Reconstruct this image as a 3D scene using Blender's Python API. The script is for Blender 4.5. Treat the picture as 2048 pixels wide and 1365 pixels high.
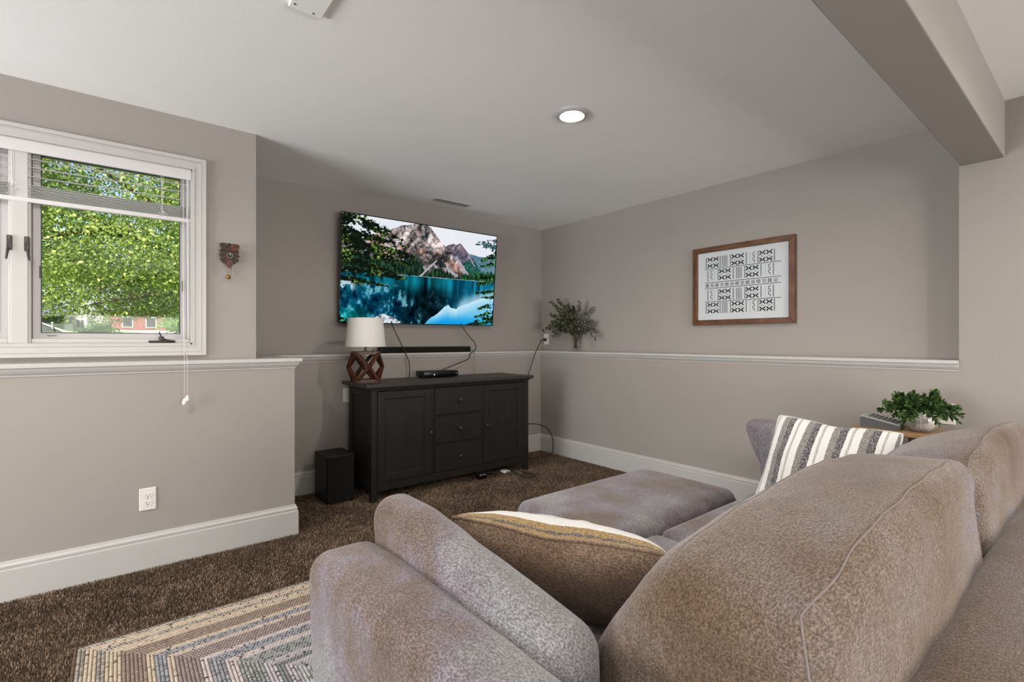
import bpy, bmesh, math, random
import numpy as np
from mathutils import Vector, Matrix

for o in list(bpy.data.objects):
    bpy.data.objects.remove(o, do_unlink=True)
SC = bpy.context.scene
COL = SC.collection
random.seed(7)
RNG = np.random.default_rng(11)
R = math.radians

# ------------------------------------------------------------------ camera
EYE = 1.191
YAW = math.atan2(.6273, .7788)
cd = bpy.data.cameras.new('camera')
cam = bpy.data.objects.new('camera', cd)
COL.objects.link(cam)
cam.location = (0, 0, EYE)
cam.rotation_euler = (R(90), 0, -YAW)
cd.sensor_width = 36
cd.lens = 36 * 979.5 / 2048
cd.clip_start = .02
cd.clip_end = 400
SC.camera = cam

# ------------------------------------------------------------------ world, sun, fill lights, exposure
W = bpy.data.worlds.new('sky')
SC.world = W
W.use_nodes = True
nt = W.node_tree
nt.nodes.clear()
wo = nt.nodes.new('ShaderNodeOutputWorld')
wb = nt.nodes.new('ShaderNodeBackground')
sk = nt.nodes.new('ShaderNodeTexSky')
sk.sky_type = 'NISHITA'
sk.sun_disc = False
sk.sun_elevation = R(52)
sk.sun_rotation = R(215)
sk.air_density = 1.2
sk.dust_density = 2.5
wb.inputs['Strength'].default_value = .24
nt.links.new(sk.outputs[0], wb.inputs[0])
nt.links.new(wb.outputs[0], wo.inputs[0])

sd = bpy.data.lights.new('sun', 'SUN')
sun = bpy.data.objects.new('sun', sd)
COL.objects.link(sun)
sd.energy = 9
sd.angle = R(.6)
sd.color = (1, .95, .86)
sun.rotation_euler = (R(46), 0, R(-28))
sun.location = (-5, -8, 12)


def fill_light(name, loc, rot, sx, sy, power, color):
    d = bpy.data.lights.new(name, 'AREA')
    d.shape = 'RECTANGLE'
    d.size, d.size_y = sx, sy
    d.energy = power
    d.color = color
    o = bpy.data.objects.new(name, d)
    COL.objects.link(o)
    o.location = loc
    o.rotation_euler = rot
    return o


# added area lights in unseen openings, tilted up to fill ceiling and walls
fill_light('fill_light_side', (-4.42, 1.85, 1.0), (R(150), 0, R(-90)), 2.5, 2.0, 335, (.97, .985, 1))
fill_light('fill_light_back', (1.1, -4.42, .85), (R(100), 0, 0), 3.6, 1.6, 205, (1, .975, .94))
CAN_POWER = 18

vs = SC.view_settings
vs.view_transform = 'Standard'
vs.look = 'None'
vs.gamma = 1
vs.use_curve_mapping = False
vs.exposure = .1
SC.cycles.use_denoising = True
SC.cycles.max_bounces = 8
SC.cycles.diffuse_bounces = 5
SC.cycles.transparent_max_bounces = 16
SC.cycles.sample_clamp_indirect = 6


# ------------------------------------------------------------------ helpers
def lin(c):
    out = []
    for v in c:
        v = v / 255
        out.append(v / 12.92 if v <= .04045 else ((v + .055) / 1.055) ** 2.4)
    return tuple(out) + (1,)


def linarr(a):
    a = np.asarray(a, float) / 255
    return np.where(a <= .04045, a / 12.92, ((a + .055) / 1.055) ** 2.4)


class NT:
    def __init__(s, name):
        s.m = bpy.data.materials.new(name)
        s.m.use_nodes = True
        s.t = s.m.node_tree
        s.t.nodes.clear()
        s.out = s.t.nodes.new('ShaderNodeOutputMaterial')

    def n(s, kind, **kw):
        nd = s.t.nodes.new('ShaderNode' + kind)
        for k, v in kw.items():
            if k.startswith('i_'):
                nd.inputs[k[2:].replace('_', ' ')].default_value = v
            else:
                setattr(nd, k, v)
        return nd

    def l(s, a, b):
        s.t.links.new(a, b)

    def coord(s, scale=None, kind='Object'):
        tc = s.n('TexCoord')
        if scale is None:
            return tc.outputs[kind]
        mp = s.n('Mapping')
        mp.inputs['Scale'].default_value = scale
        s.l(tc.outputs[kind], mp.inputs['Vector'])
        return mp.outputs[0]

    def noise(s, vec, scale, detail=4, rough=.55):
        nd = s.n('TexNoise')
        nd.inputs['Scale'].default_value = scale
        nd.inputs['Detail'].default_value = detail
        nd.inputs['Roughness'].default_value = rough
        s.l(vec, nd.inputs['Vector'])
        return nd.outputs['Fac']

    def ramp(s, fac, stops):
        r = s.n('ValToRGB')
        e = r.color_ramp.elements
        while len(e) < len(stops):
            e.new(.5)
        for k, (p, c) in enumerate(stops):
            e[k].position = p
            e[k].color = c
        s.l(fac, r.inputs[0])
        return r.outputs[0]

    def mix(s, fac, a, b, mode='MIX'):
        m = s.n('Mix', data_type='RGBA', blend_type=mode)
        for src, i in ((fac, 0), (a, 6), (b, 7)):
            if isinstance(src, (int, float)):
                m.inputs[i].default_value = src
            elif isinstance(src, tuple):
                m.inputs[i].default_value = src
            else:
                s.l(src, m.inputs[i])
        return m.outputs[2]

    def bump(s, h, strength, dist):
        b = s.n('Bump')
        b.inputs['Strength'].default_value = strength
        b.inputs['Distance'].default_value = dist
        s.l(h, b.inputs['Height'])
        return b.outputs[0]

    def bsdf(s, col, rough=.5, metal=0, spec=.5, normal=None, **kw):
        p = s.n('BsdfPrincipled')
        if isinstance(col, tuple):
            p.inputs['Base Color'].default_value = col
        else:
            s.l(col, p.inputs['Base Color'])
        p.inputs['Roughness'].default_value = rough
        p.inputs['Metallic'].default_value = metal
        p.inputs['Specular IOR Level'].default_value = spec
        for k, v in kw.items():
            p.inputs[k.replace('_', ' ')].default_value = v
        if normal is not None:
            s.l(normal, p.inputs['Normal'])
        s.l(p.outputs[0], s.out.inputs[0])
        return p


def paint(name, rgb, rough=.6, var=.04, vscale=3, bump=.02, bscale=90, metal=0, spec=.4):
    t = NT(name)
    v = t.coord()
    c = lin(rgb)
    d = tuple(x * (1 - var) for x in c[:3]) + (1,)
    e = tuple(min(1, x * (1 + var)) for x in c[:3]) + (1,)
    col = t.ramp(t.noise(v, vscale), [(.3, d), (.7, e)])
    nb = t.bump(t.noise(v, bscale, 2), bump, .003) if bump else None
    t.bsdf(col, rough, metal, spec, nb)
    return t.m


def wood(name, dark, light, scale=(6, 60, 60), rough=.45):
    t = NT(name)
    v = t.coord(scale)
    f = t.noise(v, 1.2, 6, .6)
    col = t.ramp(f, [(.3, lin(dark)), (.7, lin(light))])
    t.bsdf(col, rough, 0, .4, t.bump(f, .15, .002))
    return t.m


def attr_mat(name, rough=.8, trans=0, bump=None, emit=None):
    t = NT(name)
    a = t.n('Attribute', attribute_name='col')
    if emit is not None:
        e = t.n('Emission')
        e.inputs['Strength'].default_value = emit
        t.l(a.outputs['Color'], e.inputs['Color'])
        t.l(e.outputs[0], t.out.inputs[0])
        return t.m
    nb = t.bump(t.noise(t.coord(), bump[0], 2), bump[1], .003) if bump else None
    p = t.bsdf(a.outputs['Color'], rough, 0, .25, nb)
    if trans:
        tr = t.n('BsdfTranslucent')
        t.l(a.outputs['Color'], tr.inputs['Color'])
        mx = t.n('MixShader')
        mx.inputs[0].default_value = trans
        t.l(p.outputs[0], mx.inputs[1])
        t.l(tr.outputs[0], mx.inputs[2])
        t.l(mx.outputs[0], t.out.inputs[0])
    return t.m


def pane_mat(name, gloss=.06, tint=(1, 1, 1, 1), edge=.25):
    t = NT(name)
    lw = t.n('LayerWeight')
    lw.inputs['Blend'].default_value = .3
    mr = t.n('MapRange')
    mr.inputs['To Min'].default_value = gloss
    mr.inputs['To Max'].default_value = edge
    t.l(lw.outputs['Fresnel'], mr.inputs['Value'])
    tr = t.n('BsdfTransparent')
    tr.inputs['Color'].default_value = tint
    gl = t.n('BsdfGlossy')
    gl.inputs['Roughness'].default_value = .03
    mx = t.n('MixShader')
    t.l(mr.outputs[0], mx.inputs[0])
    t.l(tr.outputs[0], mx.inputs[1])
    t.l(gl.outputs[0], mx.inputs[2])
    t.l(mx.outputs[0], t.out.inputs[0])
    return t.m


def emis(name, color, strength):
    t = NT(name)
    e = t.n('Emission')
    e.inputs['Color'].default_value = color
    e.inputs['Strength'].default_value = strength
    t.l(e.outputs[0], t.out.inputs[0])
    return t.m


# ---- numpy value noise
def _hash(i, j, k, seed):
    n = (i * 374761393 + j * 668265263 + k * 2147483647 + seed * 974711) & 0xffffffff
    n = ((n ^ (n >> 13)) * 1274126177) & 0xffffffff
    return ((n ^ (n >> 16)) & 0xffff) / 65535.


def vnoise(P, scale, seed=0):
    q = np.asarray(P, float) * scale
    i = np.floor(q).astype(np.int64)
    f = q - i
    f = f * f * (3 - 2 * f)
    r = 0
    for a in (0, 1):
        for b in (0, 1):
            for c in (0, 1):
                w = (f[:, 0] if a else 1 - f[:, 0]) * (f[:, 1] if b else 1 - f[:, 1]) * (f[:, 2] if c else 1 - f[:, 2])
                r = r + w * _hash(i[:, 0] + a, i[:, 1] + b, i[:, 2] + c, seed)
    return r


def fbm(P, scale, seed=0, octv=4, gain=.5):
    s = 0
    a = 1
    n = 0
    for o in range(octv):
        s = s + a * vnoise(P, scale * 2 ** o, seed + o * 17)
        n += a
        a *= gain
    return s / n


# ---- mesh building
class MB:
    def __init__(s):
        s.v = []
        s.f = []

    def add(s, V, F):
        b = len(s.v)
        s.v += [tuple(map(float, p)) for p in V]
        s.f += [tuple(b + i for i in f) for f in F]
        return s

    def box(s, x0, x1, y0, y1, z0, z1, M=None):
        V = [Vector((x, y, z)) for z in (z0, z1) for y in (y0, y1) for x in (x0, x1)]
        if M is not None:
            V = [M @ p for p in V]
        return s.add(V, [(0, 2, 3, 1), (4, 5, 7, 6), (0, 1, 5, 4), (2, 6, 7, 3), (0, 4, 6, 2), (1, 3, 7, 5)])

    def bbox(s, x0, x1, y0, y1, z0, z1, b=.004, seg=2, M=None):
        bm = bmesh.new()
        bmesh.ops.create_cube(bm, size=1)
        for p in bm.verts:
            p.co = Vector(((x0 + x1) / 2 + p.co.x * (x1 - x0), (y0 + y1) / 2 + p.co.y * (y1 - y0), (z0 + z1) / 2 + p.co.z * (z1 - z0)))
        bmesh.ops.bevel(bm, geom=bm.edges[:], offset=b, segments=seg, profile=.5, affect='EDGES')
        bm.verts.index_update()
        V = [M @ p.co if M is not None else p.co.copy() for p in bm.verts]
        F = [[q.index for q in f.verts] for f in bm.faces]
        bm.free()
        return s.add(V, F)

    def lathe(s, prof, c=(0, 0, 0), n=32, M=None, caps=True):
        V = []
        F = []
        for r, z in prof:
            for k in range(n):
                a = 2 * math.pi * k / n
                p = Vector((c[0] + r * math.cos(a), c[1] + r * math.sin(a), c[2] + z))
                V.append(M @ p if M is not None else p)
        for j in range(len(prof) - 1):
            for k in range(n):
                F.append((j * n + k, j * n + (k + 1) % n, (j + 1) * n + (k + 1) % n, (j + 1) * n + k))
        if caps:
            F.append(tuple(reversed(range(n))))
            F.append(tuple((len(prof) - 1) * n + k for k in range(n)))
        return s.add(V, F)

    def tube(s, pts, r, n=8, caps=True):
        P = [Vector(p) for p in pts]
        rs = r if isinstance(r, (list, tuple)) else [r] * len(P)
        V = []
        F = []
        up = Vector((0, 0, 1))
        t0 = (P[1] - P[0]).normalized()
        if abs(t0.dot(up)) > .9:
            up = Vector((1, 0, 0))
        nx = t0.cross(up).normalized()
        for i, p in enumerate(P):
            t = (P[min(i + 1, len(P) - 1)] - P[max(i - 1, 0)]).normalized()
            nx = (nx - t * nx.dot(t)).normalized()
            ny = t.cross(nx)
            for k in range(n):
                a = 2 * math.pi * k / n
                V.append(p + (nx * math.cos(a) + ny * math.sin(a)) * rs[i])
        for j in range(len(P) - 1):
            for k in range(n):
                F.append((j * n + k, j * n + (k + 1) % n, (j + 1) * n + (k + 1) % n, (j + 1) * n + k))
        if caps:
            F.append(tuple(reversed(range(n))))
            F.append(tuple((len(P) - 1) * n + k for k in range(n)))
        return s.add(V, F)

    def prism(s, poly, axis, a0, a1, M=None):
        """poly: 2-D outline; axis: 'x','y','z' the extrusion direction"""
        def mk(p, t):
            q = {'x': (t, p[0], p[1]), 'y': (p[0], t, p[1]), 'z': (p[0], p[1], t)}[axis]
            q = Vector(q)
            return M @ q if M is not None else q
        n = len(poly)
        V = [mk(p, a0) for p in poly] + [mk(p, a1) for p in poly]
        F = [tuple(range(n - 1, -1, -1)), tuple(range(n, 2 * n))]
        F += [(k, (k + 1) % n, n + (k + 1) % n, n + k) for k in range(n)]
        return s.add(V, F)

    def build(s, name, mat, parent=None, smooth=False, world=True):
        return mesh(name, s.v, s.f, mat, parent, smooth, world)


def root_loc(o):
    p = Vector((0, 0, 0))
    while o is not None:
        p = p + o.location
        o = o.parent
    return p


def mesh(name, V, F, mat, parent=None, smooth=False, world=True, recalc=True):
    me = bpy.data.meshes.new(name)
    V = np.asarray([tuple(p) for p in V], float) if not isinstance(V, np.ndarray) else V.astype(float)
    o = bpy.data.objects.new(name, me)
    COL.objects.link(o)
    if parent is not None:
        o.parent = parent
        if world:
            V = V - np.array(root_loc(parent))
    else:
        c = np.array([(V[:, 0].min() + V[:, 0].max()) / 2, (V[:, 1].min() + V[:, 1].max()) / 2, V[:, 2].min()])
        V = V - c
        o.location = c
    if isinstance(F, np.ndarray):
        n, k = F.shape
        me.vertices.add(len(V))
        me.vertices.foreach_set('co', V.ravel())
        me.loops.add(n * k)
        me.loops.foreach_set('vertex_index', F.ravel().astype(np.int32))
        me.polygons.add(n)
        me.polygons.foreach_set('loop_start', np.arange(0, n * k, k, dtype=np.int32))
        me.update(calc_edges=True)
    else:
        me.from_pydata(V.tolist(), [], F)
        if recalc:
            bm = bmesh.new()
            bm.from_mesh(me)
            bmesh.ops.recalc_face_normals(bm, faces=bm.faces[:])
            bm.to_mesh(me)
            bm.free()
        me.update()
    if smooth:
        me.polygons.foreach_set('use_smooth', np.ones(len(me.polygons), bool))
        if smooth != 'all':
            me.set_sharp_from_angle(angle=R(smooth if smooth is not True else 40))
    me.materials.append(mat)
    return o


def set_col(o, C):
    me = o.data
    a = me.color_attributes.new('col', 'FLOAT_COLOR', 'POINT')
    C = np.concatenate([np.asarray(C, float), np.ones((len(C), 1))], 1)
    a.data.foreach_set('color', C.ravel().astype(np.float32))


def tag(o, label, cat, group=None, kind=None):
    o['label'] = label
    o['category'] = cat
    if group:
        o['group'] = group
    if kind:
        o['kind'] = kind
    return o


def thing(name, loc, label, cat, group=None, rot=(0, 0, 0), kind=None):
    o = bpy.data.objects.new(name, None)
    COL.objects.link(o)
    o.location = loc
    o.rotation_euler = rot
    o.empty_display_size = .05
    return tag(o, label, cat, group, kind)


def smooth_path(pts, k=6):
    """Catmull-Rom through the points"""
    P = [Vector(p) for p in pts]
    P = [P[0] * 2 - P[1]] + P + [P[-1] * 2 - P[-2]]
    out = []
    for i in range(1, len(P) - 2):
        for j in range(k):
            t = j / k
            a, b, c, d = P[i - 1], P[i], P[i + 1], P[i + 2]
            out.append(.5 * ((2 * b) + (c - a) * t + (2 * a - 5 * b + 4 * c - d) * t * t + (3 * b - a - 3 * c + d) * t ** 3))
    out.append(P[-2])
    return out


def soft_box(hx, hy, hz, r, cell=.03, puff=(0, 0, 0)):
    """rounded, puffed block about the origin -> (V, F) numpy"""
    def samples(h):
        inner = np.linspace(-(h - r), h - r, max(3, int(2 * (h - r) / cell) + 2))
        th = np.linspace(0, math.pi / 4, 6)[1:]
        o = r * np.tan(th)
        return np.concatenate([-(h - r) - o[::-1], inner, h - r + o])
    S = [samples(h) for h in (hx, hy, hz)]
    V = []
    F = []
    idx = {}
    def vid(p):
        k = (round(p[0], 5), round(p[1], 5), round(p[2], 5))
        if k not in idx:
            idx[k] = len(V)
            V.append(p)
        return idx[k]
    H = (hx, hy, hz)
    for ax in range(3):
        b, c = (ax + 1) % 3, (ax + 2) % 3
        for sg in (-1, 1):
            for i in range(len(S[b]) - 1):
                for j in range(len(S[c]) - 1):
                    q = []
                    for (ii, jj) in ((i, j), (i + 1, j), (i + 1, j + 1), (i, j + 1)):
                        p = [0, 0, 0]
                        p[ax] = sg * H[ax]
                        p[b] = S[b][ii]
                        p[c] = S[c][jj]
                        q.append(vid(tuple(p)))
                    F.append(tuple(q) if sg > 0 else tuple(reversed(q)))
    V = np.array(V)
    h = np.array(H)
    inn = np.clip(V, -(h - r), h - r)
    d = V - inn
    L = np.linalg.norm(d, axis=1, keepdims=True)
    V = inn + d / np.maximum(L, 1e-9) * r
    u = np.clip(V / h, -1, 1)
    e = 1 - np.abs(u) ** 2.2
    for ax in range(3):
        b, c = (ax + 1) % 3, (ax + 2) % 3
        V[:, ax] += u[:, ax] * puff[ax] * e[:, b] * e[:, c]
    return V, F


# ------------------------------------------------------------------ materials
M_WALL = paint('wall_paint', (157, 151, 146), .85, .015, 2, .06, 160, spec=.2)
M_CEIL = paint('ceiling_paint', (242, 242, 242), .9, .012, 2, .1, 120, spec=.15)
M_TRIM = paint('white_trim_paint', (186, 184, 182), .45, .015, 4, .01, 60)
M_SASH = paint('grey_sash', (176, 174, 176), .4, .02, 4, 0)
M_GASKET = paint('dark_gasket', (52, 52, 56), .5, .05, 9, 0)
M_BRONZE = paint('bronze_hardware', (66, 62, 60), .4, .06, 30, 0, metal=.5)
M_WHITEPL = paint('white_plastic', (224, 221, 216), .35, .01, 6, 0)
M_BLIND = paint('blind_slat', (205, 203, 203), .5, .02, 10, 0)
M_BLACK = paint('black_plastic', (17, 17, 18), .42, .05, 20, 0)
M_BLACKGLOSS = paint('black_gloss', (9, 9, 10), .18, .03, 20, 0)
M_SUB = paint('black_vinyl', (16, 15, 15), .5, .1, 60, .1, 260)
M_GRILLE = paint('black_grille_cloth', (10, 10, 11), .9, .1, 300, .2, 500)
M_CAB = wood('charcoal_stain', (25, 24, 23), (35, 33, 32), (26, 26, 3), .5)
M_CABTOP = wood('charcoal_stain_top', (42, 40, 37), (56, 53, 49), (3, 26, 26), .45)
M_KNOB = paint('dark_knob', (62, 60, 58), .3, .05, 30, 0, metal=.4)
M_GAP = paint('shadow_gap', (14, 14, 14), .9, 0, 3, 0)
M_SHADE = paint('linen_shade', (216, 213, 210), .9, .03, 160, .15, 420)
M_LAMPWOOD = wood('lamp_wood', (44, 24, 14), (92, 52, 30), (40, 40, 8), .4)
M_NICKEL = paint('nickel', (96, 92, 88), .4, .03, 40, 0, metal=1)
M_CORD = paint('black_cord', (24, 23, 22), .5, .05, 40, 0)
M_CORDG = paint('grey_cord', (120, 116, 112), .5, .05, 40, 0)
M_BRASS = paint('brass', (178, 132, 40), .22, .05, 60, 0, metal=1)
M_OAK = wood('oak', (138, 106, 72), (172, 138, 100), (40, 4, 40), .4)
M_FRAMEW = wood('walnut_frame', (66, 40, 24), (116, 76, 48), (30, 8, 30), .4)
M_FRAMEH = wood('walnut_frame_upright', (66, 40, 24), (116, 76, 48), (30, 30, 8), .4)
M_PAPER = paint('print_paper', (205, 210, 214), .8, .01, 5, 0)
M_INK = paint('print_ink', (28, 28, 32), .8, .02, 5, 0)
M_GLASS = pane_mat('window_glass', .008, (.97, .98, .97, 1), .12)
M_PICGLASS = pane_mat('picture_glass', .015, (1, 1, 1, 1), .1)


def fabric(name, stops, patch=2.6, grain=330, weave=True, seedoff=0, streak=(1, 1, 1), dash=(.5, 1, 1)):
    t = NT(name)
    v = t.coord()
    mp = t.n('Mapping')
    mp.inputs['Location'].default_value = (seedoff, seedoff * .7, seedoff * .3)
    mp.inputs['Scale'].default_value = streak
    t.l(v, mp.inputs['Vector'])
    big = t.noise(mp.outputs[0], patch, 5, .62)
    col = t.ramp(big, stops)
    md = t.n('Mapping')
    md.inputs['Scale'].default_value = dash
    t.l(v, md.inputs['Vector'])
    g1 = t.noise(md.outputs[0], grain, 2, .6)
    ms = t.n('Mapping')
    ms.inputs['Scale'].default_value = (1, 1, .16)
    t.l(v, ms.inputs['Vector'])
    g2 = t.noise(ms.outputs[0], grain * .6, 2, .6)
    gm = t.ramp(g1, [(.34, (.56, .56, .56, 1)), (.5, (1, 1, 1, 1)), (.67, (1.6, 1.6, 1.6, 1))])
    col = t.mix(1, col, gm, 'MULTIPLY')
    g3 = t.ramp(g2, [(.3, (.86, .86, .86, 1)), (.7, (1.13, 1.13, 1.13, 1))])
    col = t.mix(1, col, g3, 'MULTIPLY')
    hh = t.mix(.45, g1, g2)
    t.bsdf(col, .95, 0, .08, t.bump(hh, .75, .004), Sheen_Weight=.35, Sheen_Roughness=.45, Sheen_Tint=(.9, .88, .9, 1))
    return t.m


GREY, LAV, TAU, BRO = lin((126, 125, 127)), lin((110, 103, 111)), lin((102, 90, 83)), lin((86, 71, 58))
M_FAB = fabric('chenille', [(.37, GREY), (.47, LAV), (.55, TAU), (.65, BRO)], 2.3)  # patches: brushed nap, with cool and warm light tinted into the colour
M_FABG = fabric('chenille_cool_light', [(.40, lin((126, 125, 127))), (.48, lin((115, 107, 114))), (.55, lin((106, 92, 86))), (.64, lin((92, 78, 67)))], 2.6, seedoff=3.1, dash=(1, .5, 1))  # greyer copy: cool window light put into the colour
M_FABB = fabric('chenille_warm_light', [(.36, lin((116, 109, 113))), (.46, lin((108, 95, 86))), (.55, lin((101, 85, 70))), (.65, lin((90, 73, 57)))], 2.6, seedoff=7.3)  # browner copy: warm light from behind put into the colour
M_SEAM = paint('seam_thread', (122, 112, 110), .9, .1, 60, 0)
M_PILBACK = fabric('pillow_back_cloth', [(.35, lin((134, 114, 98))), (.6, lin((116, 95, 79)))], 5, 300, seedoff=1.7)


def carpet_base():
    t = NT('carpet_backing')
    v = t.coord()
    col = t.ramp(t.noise(v, 130, 4, .7), [(.3, lin((48, 38, 30))), (.7, lin((90, 76, 62)))])
    t.bsdf(col, 1, 0, .05, t.bump(t.noise(v, 160, 3), 1, .008))
    return t.m


M_CARPET = carpet_base()
M_PILE = attr_mat('carpet_pile', .9)
M_RUG = attr_mat('rug_yarn', .9, bump=(420, .5))

# ------------------------------------------------------------------ room dimensions (metres, camera over the origin)
CEIL = 2.44
WL, WLU = 3.19, 3.275        # window wall: lower face, upper face (y)
RX, RXU = .85, .652          # return of the recess: lower face, upper face (x)
TW, TWU = 3.96, 4.093        # television wall (y)
RW, RWU = 3.59, 3.724        # right wall (x)
RE = .5535                   # where the recess in the right wall ends (y)
LED = 1.085                  # ledge top
BX, BY = -4.5, -4.5          # far sides behind the camera


def struct(name, mb, mat, label, cat, smooth=False):
    o = mb.build(name, mat, None, smooth)
    return tag(o, label, cat, None, 'structure')


struct('floor', MB().box(BX - .2, RWU + .2, BY - .2, TWU + .2, -.1, 0), M_CARPET, 'dark brown carpeted floor of the room', 'floor')
struct('ceiling', MB().box(BX - .2, RWU + .2, BY - .2, TWU + .2, CEIL, CEIL + .12), M_CEIL, 'smooth white painted ceiling over the room', 'ceiling')
WT = LED - .02
struct('wall_window_lower', MB().box(BX - .2, RX, WL, TWU + .2, 0, WT), M_WALL, 'greige half wall below the window with one outlet', 'wall')
# window opening in the upper wall
WX0, WX1, WZ0, WZ1 = -1.045, .327, 1.172, 2.152
WB = WLU + .17
m = MB()
m.box(BX - .2, WX0, WLU, WB, WT, CEIL)
m.box(WX1, RXU, WLU, WB, WT, CEIL)
m.box(WX0, WX1, WLU, WB, WT, WZ0)
m.box(WX0, WX1, WLU, WB, WZ1, CEIL)
m.box(RXU - .14, RXU, WB, TWU + .2, WT, CEIL)
struct('wall_window', m, M_WALL, 'greige upper wall around the window with the clock', 'wall')
struct('wall_far_lower', MB().box(RX, RW, TW, TWU + .2, 0, WT), M_WALL, 'greige half wall behind the dark sideboard', 'wall')
struct('wall_far', MB().box(RXU, RWU, TWU, TWU + .2, WT, CEIL), M_WALL, 'greige upper wall behind the television', 'wall')
struct('wall_right_lower', MB().box(RW, RWU + .2, RE, TWU + .2, 0, WT), M_WALL, 'greige half wall below the framed print', 'wall')
m = MB().box(RWU, RWU + .2, RE, TWU + .2, WT, CEIL)
struct('wall_right', m, M_WALL, 'greige recessed upper wall holding the framed print', 'wall')
struct('wall_right_near', MB().box(RW, RWU + .2, BY - .2, RE, 0, CEIL), M_WALL, 'greige full height wall beside the potted plant', 'wall')
# beam
struct('beam', MB().bbox(BX, RWU + .1, .375, .545, 2.147, CEIL + .05, .004, 2), M_WALL, 'greige boxed ceiling beam ending at the wall', 'beam')
# sides of the room behind the camera, with openings added for the fill lights
m = MB()
m.box(BX - .15, BX, -4.7, .6, 0, CEIL).box(BX - .15, BX, 3.1, WL + .2, 0, CEIL).box(BX - .15, BX, .6, 3.1, 2.17, CEIL)
struct('wall_side', m, M_WALL, 'greige side wall behind the camera with an opening added for light', 'wall')
m = MB()
m.box(BX - .15, -.7, BY - .15, BY, 0, CEIL).box(2.9, RWU + .2, BY - .15, BY, 0, CEIL).box(-.7, 2.9, BY - .15, BY, 2.17, CEIL)
struct('wall_back', m, M_WALL, 'greige wall behind the camera with an opening added for light', 'wall')


# mouldings swept round the room, mitred at the corners
PATH = [(BX, WL), (RX, WL), (RX, TW), (RW, TW), (RW, RE)]


def seg_normals(P):
    out = []
    for a, b in zip(P[:-1], P[1:]):
        d = Vector((b[0] - a[0], b[1] - a[1])).normalized()
        out.append(Vector((d.y, -d.x)))          # into the room (room lies right of the walk)
    return out


def sweep_seg(P, i, prof, close=True):
    """mesh for segment i of path P with profile [(offset into room, z)]"""
    N = seg_normals(P)

    def miter(k):
        if k == 0:
            return N[0]
        if k == len(P) - 1:
            return N[-1]
        s = N[k - 1] + N[k]
        return s / (1 + N[k - 1].dot(N[k]))
    V = []
    n = len(prof)
    for k in (i, i + 1):
        mt = miter(k)
        for off, z in prof:
            V.append((P[k][0] + mt.x * off, P[k][1] + mt.y * off, z))
    F = [(j, (j + 1) % n, n + (j + 1) % n, n + j) for j in range(n)]
    F += [tuple(range(n)), tuple(range(2 * n - 1, n - 1, -1))]
    return V, F


BASE = [(-.004, 0), (.018, 0), (.018, .146), (.0125, .149), (.0125, .155), (.0145, .158), (.0145, .166), (.008, .174), (.0065, .183), (-.004, .186)]
bl = ['white baseboard under the window half wall', 'white baseboard on the short recess return', 'white baseboard behind the speaker and sideboard', 'white baseboard along the right wall behind the ottoman']
PATHB = PATH[:-1] + [(RW, BY)]
for i, nm in enumerate(('baseboard_window', 'baseboard_return', 'baseboard_far', 'baseboard_right')):
    V, F = sweep_seg(PATHB, i, BASE)
    tag(mesh(nm, V, F, M_TRIM), bl[i], 'baseboard', None, 'structure')

ll = ['white ledge cap on the half wall under the window', 'white ledge cap on the recess return', 'white ledge cap carrying the soundbar', 'white ledge cap carrying the vase']
for i in range(4):
    back = -(WLU - WL, RX - RXU, TWU - TW, RWU - RW)[i]
    LP = [(back, LED), (.034, LED), (.036, LED - .003), (.036, LED - .019), (.031, LED - .0225), (.022, LED - .0235), (.022, LED - .029),
          (.0205, LED - .036), (.015, LED - .044), (.008, LED - .051), (.004, LED - .056), (.004, LED - .06), (-.003, LED - .06), (-.003, LED - .021), (back, LED - .021)]
    V, F = sweep_seg(PATH, i, LP)
    tag(mesh('trim_%d' % (i + 1), V, F, M_TRIM), ll[i], 'ledge', None, 'structure')

# ------------------------------------------------------------------ window
win = thing('window_1', (-.358, WLU, WZ0), 'white cased double casement window over the half wall', 'window', None, (0, 0, 0), 'structure')
CO, CI = .065, 0.0


def casing(name, poly):
    # profiled flat casing: three stepped layers
    mb = MB()
    mb.prism(poly, 'y', WLU - .016, WLU + .001)
    return mb.build(name, M_TRIM, win)


ox0, ox1, oz0, oz1 = WX0 - .065, WX1 + .065, 1.112, 2.217
for nm, a in (('casing', [(ox0, oz1), (ox1, oz1), (WX1, WZ1), (WX0, WZ1)]), ('casing', [(ox1, oz1), (ox1, oz0), (WX1, WZ0), (WX1, WZ1)]),
              ('casing', [(ox1, oz0), (ox0, oz0), (WX0, WZ0), (WX1, WZ0)]), ('casing', [(ox0, oz0), (ox0, oz1), (WX0, WZ1), (WX0, WZ0)])):
    cpart = casing(nm, a)
    # raised outer band of the casing
    def lerp(p, q, t):
        return (p[0] + (q[0] - p[0]) * t, p[1] + (q[1] - p[1]) * t)
    o1, o2, i2, i1 = a
    for t0, t1, d in ((0, .3, .022), (.34, .42, .019), (.86, 1, .02)):
        MB().prism([lerp(o1, i1, t0), lerp(o2, i2, t0), lerp(o2, i2, t1), lerp(o1, i1, t1)], 'y', WLU - d, WLU - .015).build('casing_bead', M_TRIM, cpart)
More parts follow.
